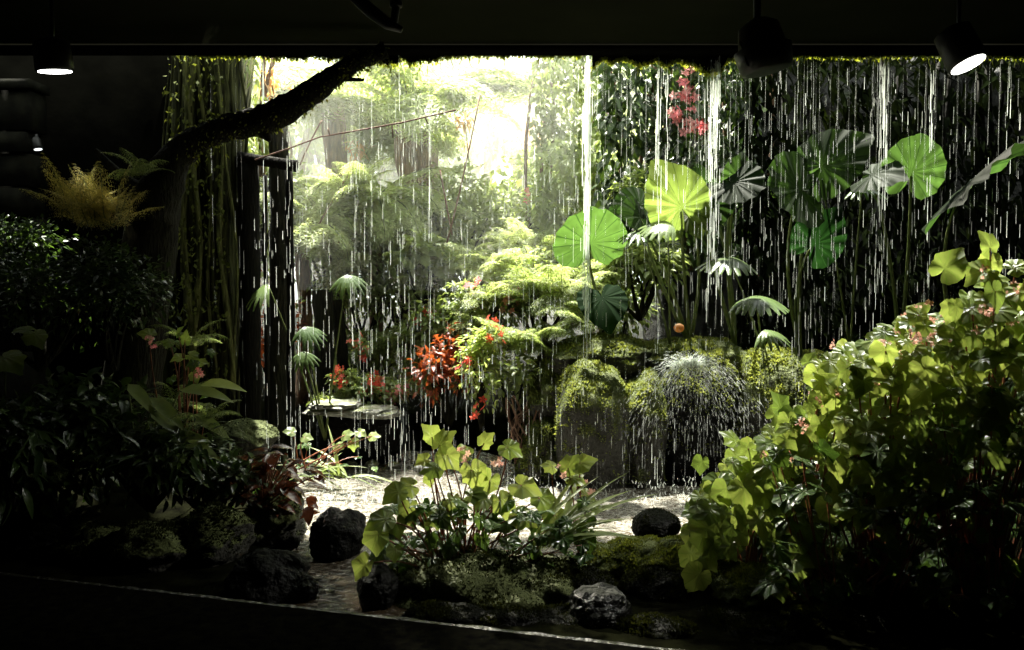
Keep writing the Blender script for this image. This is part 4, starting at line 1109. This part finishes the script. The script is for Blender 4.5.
right_bush('lower begonia with glossy dark leaves at the foot of the bank', 770, 960, 3.85, 0, .06, .1, 850, 0,
           [(830, 505, 3.8, .10, -80, 10), (845, 495, 3.8, .10, -100, 5), (862, 520, 3.8, .07, -90, 10), (885, 530, 3.8, .08, -60, 10), (900, 548, 3.75, .07, -100, 5), (937, 480, 3.8, .08, -90, 5), (1000, 500, 3.8, .06, -90, 5), (970, 520, 3.8, .06, -60, 5), (800, 545, 3.8, .07, 180, 40), (795, 560, 3.8, .09, 20, 60)], 130)
right_bush('lower begonia with scattered small leaves at the lower right', 930, 1050, 3.8, 0, .06, .1, 990, 0,
           [(1020, 565, 3.7, .06, -90, 5), (985, 535, 3.75, .05, -120, 5), (945, 600, 3.7, .06, -90, 5)], 100)

# ================================================================== LEFT BED
fern('golden_fern', 'golden yellow fern lit by the spotlight on top of the dark shrubs', P(95, 222, 5.35), 60, .36, (.6, 1.55), (.2, 1.0), .09, 12, True, 6, 'gold', cat='fern', tint=.6, rad=.003, leafw=.6, spread=.17)
for px, py, Y, sz, n, tm, ls, lab in (
        (40, 330, 5.3, (.6, .4, .8), 1900, 'mini', .05, 'dark small leaved shrub at the far left under the golden fern'),
        (115, 330, 5.2, (.55, .4, .75), 1900, 'mini', .045, 'dark fine leaved shrub between golden fern and leaning tree'),
        (30, 250, 5.6, (.5, .3, .5), 1100, 'mini', .045, 'dark speckled shrub beside the stone pier'),
        (60, 440, 4.9, (.7, .4, .6), 700, 'oval', .09, 'dark broad leaved shrub low in the left bed'),
        (150, 470, 4.8, (.6, .4, .55), 800, 'lance', .1, 'dark lance leaved plant in the middle of the left bed'),
        (215, 480, 5.0, (.45, .35, .4), 700, 'oval', .07, 'dark leafy plant behind the wine red plant'),
        (45, 490, 4.9, (.7, .4, .5), 900, 'oval', .08, 'dark low leafy cover below the broad leaved shrub in the left bed'),
        (10, 480, 4.6, (.4, .3, .6), 400, 'lance', .14, 'dark long leaved plant in the left corner')):
    shrub('dark_shrub', lab, 'shrub', P(px, py + 40, Y), sz, n, tm, ls, 'dark', 8)
begonia('pale green seedling with pink buds rising from the dark left bed', P(188, 480, 5.0), [
    (185, 340, 5.0, .06, 80, 10), (178, 333, 5.0, .05, 60, 10), (170, 342, 5.05, .05, 160, 10), (190, 355, 5.0, .06, -20, 20), (180, 358, 5.0, .06, 190, 20), (200, 362, 5.0, .05, 0, 20), (150, 335, 5.05, .07, 170, 20), (195, 375, 5.0, .05, -60, 20)],
    20, darkbox=(150, 215, 345, 460, 4.9, 5.2, .03, .06), flowers=[(200, 371, 4.95), (152, 342, 5.0)], fmat='petal_pink')
root = thing('broad_leaf_plant', 'plant with long arching green blades in the left bed', 'plant', P(140, 500, 4.9))
b = Batch()
for (x0, y0, x1, y1, s) in ((128, 384, 150, 402, .16), (150, 398, 178, 415, .16), (180, 390, 218, 386, .2), (200, 385, 232, 378, .17), (150, 410, 182, 428, .2), (190, 415, 222, 425, .2), (145, 440, 190, 425, .22), (125, 430, 160, 445, .15), (175, 440, 210, 445, .17), (165, 455, 200, 470, .17)):
    a = P(x0, y0, 4.8); c = P(x1, y1, 4.7); b.many(T['lance'], a, c - a, (0, -.5, 1), np.linalg.norm(c - a) * 1.2, R.random(), 1.2)
b.build('blade_foliage', M['shrub'], root)
b = Batch()
for x, y in ((128, 384), (180, 390), (150, 410), (190, 415), (145, 440)):
    b.tube(curve(P(140, 500, 4.9), P(x, y, 4.8), .03, 7), .005, 5)
b.build('stem', M['stem'], root)
# big soft leaves far left
root = thing('lobed_leaf_plant', 'plant with broad lobed leaves cut by the left frame border', 'plant', P(5, 480, 4.8))
b = Batch()
for x, y, s, a in ((5, 358, .16, -20), (0, 405, .14, 10), (35, 335, .1, -40), (28, 330, .08, 170)):
    a = math.radians(a); b.many(T['lobedA'], P(x, y, 4.8), (math.cos(a), -.6, math.sin(a)), (0, -.5, 1), s, .6)
b.build('foliage', M['begonia'], root); b = Batch(); b.tube(curve(P(5, 480, 4.8), P(5, 358, 4.8), 0, 6), .006, 6); b.build('stem', M['stem'], root)
# wine red plant
root = thing('wine_plant', 'wine red leaved plant with glossy leaves by the pool', 'plant', P(265, 510, 4.9))
b = Batch(); s = Batch(); g = P(262, 512, 4.9)
for k in range(90):
    x = R.gauss(268, 24); y = R.uniform(448, 505) + abs(x - 268) * .3; q = P(x, y, 4.85 + R.uniform(-.12, .12)); a = R.uniform(0, 2 * PI)
    b.many(T['oval'], q, (math.cos(a), math.sin(a) * .7 - .2, R.uniform(-.5, .4)), (0, -.2, 1), R.uniform(.08, .15), R.random())
    if k % 3 == 0: s.tube(curve(g, q, .02, 6), .004, 5)
b.build('foliage', M['wine'], root); s.build('stem', M['stem_red'], root)
for lab, x, y, Y, L in (('small dark fern leaning over the left bed', 60, 470, 4.7, .3), ('dim fern under the pink budded seedling', 175, 410, 5.1, .35), ('dim green fern in the middle of the left bed', 150, 445, 4.9, .3), ('arching fern frond beside the leaning tree', 190, 345, 5.3, .3), ('small fern glinting at the left bed edge', 205, 425, 4.8, .28), ('dim fern above the leaning branch fork', 140, 175, 5.4, .25)):
    fern('small_fern', lab, P(x, y, Y), 11, L, (.3, 1.2), (1., 1.8), .07, 13, True, 6, 'fern', 'small ferns in the left bed', rad=.003, tint=.2, leafw=.7)
begonia('small leafy sprig at the left water bank under the curtain', P(300, 470, 6.0), [
    (292, 432, 6.0, .06, 160, 20), (305, 437, 6.0, .06, 10, 20), (345, 435, 6.1, .07, 20, 20), (360, 432, 6.1, .06, -20, 20), (352, 442, 6.1, .07, -90, 20), (372, 436, 6.1, .06, 0, 10), (340, 445, 6.1, .06, 200, 10)], 10, mat='shrub', darkbox=(285, 375, 440, 470, 5.9, 6.2, .03, .06))

# ================================================================== MOSS FRINGE UNDER THE CEILING EDGE
def fringe(label, x0, x1, n, prof, seed, rag=4.0):
    """prof: lower edge of the dark hanging mat in pixels below the ceiling edge"""
    a = P(x0, 52, 6.05)[0]; c = P(x1, 52, 6.05)[0]; root = thing('hanging_moss', label, 'moss', ((a + c) / 2, 6.05, 3.27))
    pp = 6.05 / F
    def env(q):
        px_ = q / 6.05 * F + 512
        return (float(np.interp(px_, *zip(*prof))) + rag * (noise.noise(Vector((px_ * .11, seed, 0))) + .7 * noise.noise(Vector((px_ * .31, seed, 3))))) * pp
    xs_ = np.linspace(a, c, int((x1 - x0) * .8)); m = Batch(); v = []
    for q in xs_:
        e = max(env(q), .004)
        for yy, zz in ((6.09, 3.26), (6.12, 3.26 - e * .5), (6.08, 3.262 - e), (6.04, 3.26 - e * .6), (6.04, 3.265)): v.append((q, yy, zz))
    k5 = len(xs_); fs = []
    for k in range(k5 - 1):
        for j in range(4): fs += [k * 5 + j, k * 5 + 5 + j, k * 5 + 6 + j, k * 5 + 1 + j]
    m.raw(np.array(v), np.zeros((len(v), 2)), np.full(len(v), .5), np.full((k5 - 1) * 4, 4), np.array(fs)); m.build('mat', M['soil'], root)
    x = rng.uniform(a, c, n); y = rng.uniform(6.05, 6.12, n); e = np.array([max(env(q), .004) for q in x])
    z = 3.262 - e * np.where(rng.random(n) < .7, rng.uniform(.85, 1.0, n), rng.uniform(.2, 1.0, n))
    bt = Batch(); bt.many(T['mini'], np.stack([x, y, z], 1), np.stack([rng.normal(size=n) * .5, rng.normal(size=n) * .3, -np.ones(n) * .8], 1), rng.normal(size=(n, 3)), rng.uniform(.01, .035, n), rng.random(n))
    tag(bt.build('tuft', M['moss_hang'], root), kind='stuff')
    # thin hanging rootlets that guide the drips
    st = Batch()
    for k in range(int((x1 - x0) * .16)):
        q = R.uniform(a, c); ee = env(q); l = R.uniform(.02, .09); st.tube(curve((q, 6.08, 3.26 - ee), (q + R.uniform(-.03, .03), 6.07, 3.26 - ee - l), 0, 5, (R.uniform(-.01, .01), 0, 0)), .0025, 4)
    tag(st.build('rootlet', M['moss_hang'], root), kind='stuff')


fringe('shaggy dark moss fringe along the ceiling edge left of the thick stream', 186, 582, 1500, [(186, 1), (262, 2), (275, 4), (300, 5), (315, 3), (345, 6), (395, 10), (402, 7), (410, 9), (430, 7), (445, 3), (470, 1), (582, 1)], 1)
fringe('longer sagging moss fringe above the flowering creeper', 593, 748, 1700, [(593, 14), (600, 5), (612, 8), (622, 3), (640, 12), (655, 5), (665, 12), (676, 6), (690, 10), (704, 18), (713, 20), (720, 16), (726, 5), (736, 5), (748, 26)], 4, 3.0)
fringe('thin moss fringe on the ceiling edge above the elephant ears at right', 770, 1040, 900, [(770, 12), (780, 4), (800, 1), (860, 3), (900, 1), (1040, 3)], 7, 3.0)

# ================================================================== FALLING WATER
TD = Tmpl([(-.5, -.0, 0), (.5, 0, 0), (0, 0, .5), (-.32, 1, 0), (.32, 1, 0), (0, 1, .32)], [(0, 1, 4, 3), (1, 2, 5, 4), (2, 0, 3, 5)], [(0, 0)] * 6)


def streak(b, x, y, z0, z1, w, t):
    b.append((x, y, z0, z1, w, t))


def streaks_build(lst, name, label, mat, root=None, cat='water', group=None, kind=None):
    a = np.array(lst); b = Batch(); L = np.maximum(a[:, 2] - a[:, 3], 1e-3)
    pos = a[:, :3].copy(); pos[:, 2] = a[:, 3]
    b.many(TD, pos, (0, 0, 1), (0, -1, .001), L, a[:, 5], a[:, 4] / L)
    # depth axis of template scales with length; squeeze it back
    V = b.V[0].reshape(-1, 6, 3); V[:, :, 1] = pos[:, None, 1] + (V[:, :, 1] - pos[:, None, 1]) * (a[:, 4] / L)[:, None]; b.V[0] = V.reshape(-1, 3)
    o = b.build(name, M[mat], None, root=root); tag(o, label, cat, group, kind); return o


def density(px):
    return float(np.interp(px, [180, 240, 262, 300, 420, 520, 560, 640, 740, 780, 900, 960, 1024], [.3, .5, 1.0, .9, 1.0, .55, .8, .9, .9, 1.35, 1.35, .8, .6]))


curt = []
px = 182.0
while px < 1030:
    px += R.expovariate(1) * 4.0 / density(px) + .6
    Y = 6.02 + abs(R.gauss(0, .06)); x = (px - 512) / F * Y; z = 3.23 - R.random() * .05
    k = R.random(); w0 = R.choice((.0015, .002, .0024, .003, .0042)); bright = R.uniform(.12, 1) ** 1.3 * float(np.interp(px, [520, 600, 760], [1, .8, .55]))
    cont = R.uniform(.1, .9) if k < .7 else 0
    if cont:   # unbroken thread first
        for q in range(int(cont / .12) + 1):
            streak(curt, x + R.gauss(0, .0012), Y, z, z - .13, w0 * R.uniform(.5, 1.1), bright * R.uniform(.3, .9)); z -= .12
    fine = 0
    while z > WATER + .05:
        z -= R.expovariate(1) * .13 + .01
        ln = R.uniform(.02, .16) * (1 + .6 * R.random())
        if z - ln < WATER: break
        streak(curt, x + R.gauss(0, .004 + .01 * (3.3 - z) / 3), Y + R.gauss(0, .01), z, z - ln, w0 * R.uniform(.8, 1.7), bright * R.uniform(.35, 1)); z -= ln
# second row of drips further out and random loose drops
for k in range(1500):
    px = R.uniform(250, 1024)
    if R.random() > density(px) / 1.6: continue
    Y = R.uniform(6.0, 6.5) if R.random() < .5 else R.uniform(5.85, 6.05); z = R.uniform(.3, 3.2); ln = R.uniform(.02, .13)
    streak(curt, (px - 512) / F * Y, Y, z, z - ln, R.uniform(.002, .005), R.uniform(.2, .8))
o = streaks_build(curt, 'falling_water', 'curtain of fine water threads and drops falling from the ceiling edge', 'fall', root=(0, 6.0, WATER), kind='stuff')

# notable streams
ST = [  # px, spread px at top, at bottom, thickness, zbot, n, label
    (587, 4.0, 5.0, .009, 345, 130, .45, 'thickest white water stream falling left of the elephant ears'),
    (712, 7, 11.0, .005, 290, 150, .3, 'ragged double water stream in front of the pink flowers'),
    (657, 3.0, 4.0, .006, 470, 36, .3, 'slim water stream between the two heart shaped leaves'),
    (927, 2.5, 4.0, .006, 470, 30, .3, 'twisting water stream below the ceiling near the bright lamp'),
    (266, 1.5, 2.0, .006, 455, 22, .3, 'bright water thread in front of the timber frame'),
    (880, 6.0, 8.0, .004, 300, 60, .2, 'loose bundle of thin threads above the right begonia'),
    (665, 1.5, 2.0, .005, 200, 14, .4, 'short stream falling from the moss fringe left of the pink flowers'),
    (1005, 2, 3, .004, 300, 12, .2, 'faint water thread at the right frame border'),
    (430, 1, 2, .003, 450, 18, .3, 'slender water thread over the bright tree ferns'),
    (400, 1, 2, .003, 450, 16, .3, 'slender water thread left of the brown tree fern trunk'),
]
for px, s0, s1, w, yb, n, tm_, lab in ST:
    Y = 6.04; lst = []
    zb = P(px, yb, Y)[2]
    for k in range(n):
        u = R.random() ** 1.25; z = 3.26 + (zb - 3.26) * u
        ln = R.uniform(.08, .5) * (1 - .55 * u) * (1 if w > .006 else .8); sp = (s0 + (s1 - s0) * u) / F * Y
        streak(lst, (px - 512) / F * Y + R.gauss(0, 1) * sp * .45, Y + R.gauss(0, .01), min(z, 3.26), max(z - ln, WATER), w * R.uniform(.4, 1.15) * (1 - .35 * u), R.uniform(.5, 1))
    if w > .01:
        for q in range(70):
            z = 3.26 - R.random() ** 1.6 * 1.5; streak(lst, (px - 512) / F * Y + R.gauss(0, .011), Y + R.gauss(0, .012), z, z - R.uniform(.1, .3), R.uniform(.006, .02) * (1 - .4 * (3.26 - z) / 1.5), R.uniform(.6, 1))
        for q in range(60):
            z = 1.75 - q * .016; streak(lst, (px - 512 + 1) / F * Y + R.gauss(0, .006), Y, z, z - .09, .016 * R.uniform(.5, 1.2), .8)
        for q in range(14):
            z = P(px, R.uniform(350, 480), Y)[2]; streak(lst, (px - 510) / F * Y + R.gauss(0, .012), Y, z, z - R.uniform(.04, .14), .012, .8)
    streaks_build(lst, 'water_stream', lab, 'stream', root=((px - 512) / F * Y, Y, max(zb, WATER)), group='separate streams in the water curtain')

# spray off the boulder
b = Batch(); n = 3600; c = P(690, 366, 6.2)
az = rng.uniform(-PI, PI, n); sp = rng.random(n) ** 1.1; el = rng.uniform(.2, 1.3, n)
v0 = 1.0 + 1.1 * rng.random(n); t = sp * .42
vx = np.cos(az) * np.cos(el) * v0; vy = -np.abs(np.sin(az)) * np.cos(el) * v0 * .5; vz = np.sin(el) * v0 * .75
pos = c + np.stack([vx * t + rng.normal(size=n) * .05, vy * t, vz * t - 4.9 * t * t], 1)
vel = np.stack([vx, vy, vz - 9.8 * t], 1)
b.many(TD, pos, vel, np.tile((0, -1, .01), (n, 1)), rng.uniform(.008, .04, n), np.clip(rng.uniform(.35, 1.0, n) * (1.15 - sp), 0, 1), rng.uniform(.03, .09, n))
tag(b.build('water_spray', M['fall'], None, root=c), 'fan of fine white spray bouncing off the big dark boulder', 'water spray', None, 'stuff')
# splashes over the pool
b = Batch(); n = 1500; px = rng.uniform(310, 800, n); Y = 6.0 + rng.normal(size=n) * .12
pos = np.stack([(px - 512) / F * Y, Y, WATER + rng.random(n) ** 3 * .14], 1)
b.many(TD, pos, np.stack([rng.normal(size=n) * .4, rng.normal(size=n) * .2, np.ones(n)], 1), (0, -1, .01), rng.uniform(.008, .03, n), rng.uniform(.3, .9, n), .22)
tag(b.build('pool_splash', M['fall'], None, root=(0, 6, WATER)), 'tiny droplets splashing up where the curtain meets the pool', 'water spray', None, 'stuff')

# garden mist
m, t, ns, lk = nt('garden_mist')
vs_ = N(ns, 'ShaderNodeVolumeScatter', Density=.05, Anisotropy=.55); vs_.inputs['Color'].default_value = (1, 1, .96, 1)
o_ = N(ns, 'ShaderNodeOutputMaterial'); lk.new(vs_.outputs[0], o_.inputs['Volume'])
M['mist'] = m
m2 = m.copy(); m2.node_tree.nodes[0].inputs['Density'].default_value = .035; M['mist_thin'] = m2
b = Batch(); b.box((-6.5, 8.3, 0), (2.0, 24, 6.5)); o = b.build('mist', m, None, smooth=False, root=(-2, 14, 0)); tag(o, 'bright sunlit mist hanging in the garden beyond the water', 'mist', None, 'stuff')

b = Batch(); b.box((-2.3, 7.0, 1.6), (.55, 8.25, 4.4)); o = b.build('mist', M['mist_thin'], None, smooth=False, root=(-1, 7.6, 1.6)); tag(o, 'thin bright spray haze just behind the water curtain in the middle of the opening', 'mist', None, 'stuff')

# ================================================================== LIGHT, WORLD, CAMERA
w = bpy.data.worlds.new('World'); bpy.context.scene.world = w; w.use_nodes = True
bg = w.node_tree.nodes['Background']; bg.inputs[0].default_value = (.93, 1, .92, 1); bg.inputs[1].default_value = 2.2
sun = bpy.data.lights.new('sun', 'SUN'); sun.energy = 11; sun.angle = math.radians(1.2); sun.color = (1, .95, .78)
so = bpy.data.objects.new('sun', sun); col.objects.link(so)
sun.energy = 14
azs, els = math.radians(-24), math.radians(36)
sd = Vector((math.sin(azs) * math.cos(els), math.cos(azs) * math.cos(els), math.sin(els)))
so.rotation_euler = sd.to_track_quat('Z', 'Y').to_euler()

sun2 = bpy.data.lights.new('added_fill_sun', 'SUN'); sun2.energy = 36; sun2.angle = math.radians(2.5); sun2.color = (1, .97, .86)  # second sun, added to brighten the garden and the pool
so2 = bpy.data.objects.new('added_fill_sun', sun2); col.objects.link(so2)
a2, e2 = math.radians(-6), math.radians(71)
so2.rotation_euler = Vector((math.sin(a2) * math.cos(e2), math.cos(a2) * math.cos(e2), math.sin(e2))).to_track_quat('Z', 'Y').to_euler()

l3 = bpy.data.lights.new('added_rock_fill', 'SPOT'); l3.energy = 13; l3.spot_size = math.radians(38); l3.spot_blend = .8; l3.shadow_soft_size = .08; l3.color = (1, .97, .85)  # unseen spot without a fixture, added to lift the front mossy rocks
lo3 = bpy.data.objects.new('added_rock_fill', l3); col.objects.link(lo3); lo3.location = (.55, 4.9, 3.15)
lo3.rotation_euler = (Vector((.85, 4.2, .3)) - Vector((.55, 4.9, 3.15))).to_track_quat('-Z', 'Y').to_euler()

cam = bpy.data.cameras.new('camera'); cam.lens = 30; cam.sensor_width = 36; cam.clip_end = 200
co = bpy.data.objects.new('camera', cam); col.objects.link(co); co.location = (0, 0, CAMZ); co.rotation_euler = (PI / 2 + PITCH, 0, 0)
sc = bpy.context.scene; sc.camera = co
sc.view_settings.view_transform = 'Standard'; sc.view_settings.look = 'None'; sc.view_settings.exposure = 0.0; sc.view_settings.gamma = 1.0
sc.cycles.max_bounces = 8; sc.cycles.diffuse_bounces = 4; sc.cycles.glossy_bounces = 3; sc.cycles.transmission_bounces = 4; sc.cycles.transparent_max_bounces = 16; sc.cycles.volume_bounces = 1
sc.cycles.sample_clamp_indirect = 4; sc.cycles.sample_clamp_direct = 12
sc.cycles.use_denoising = True
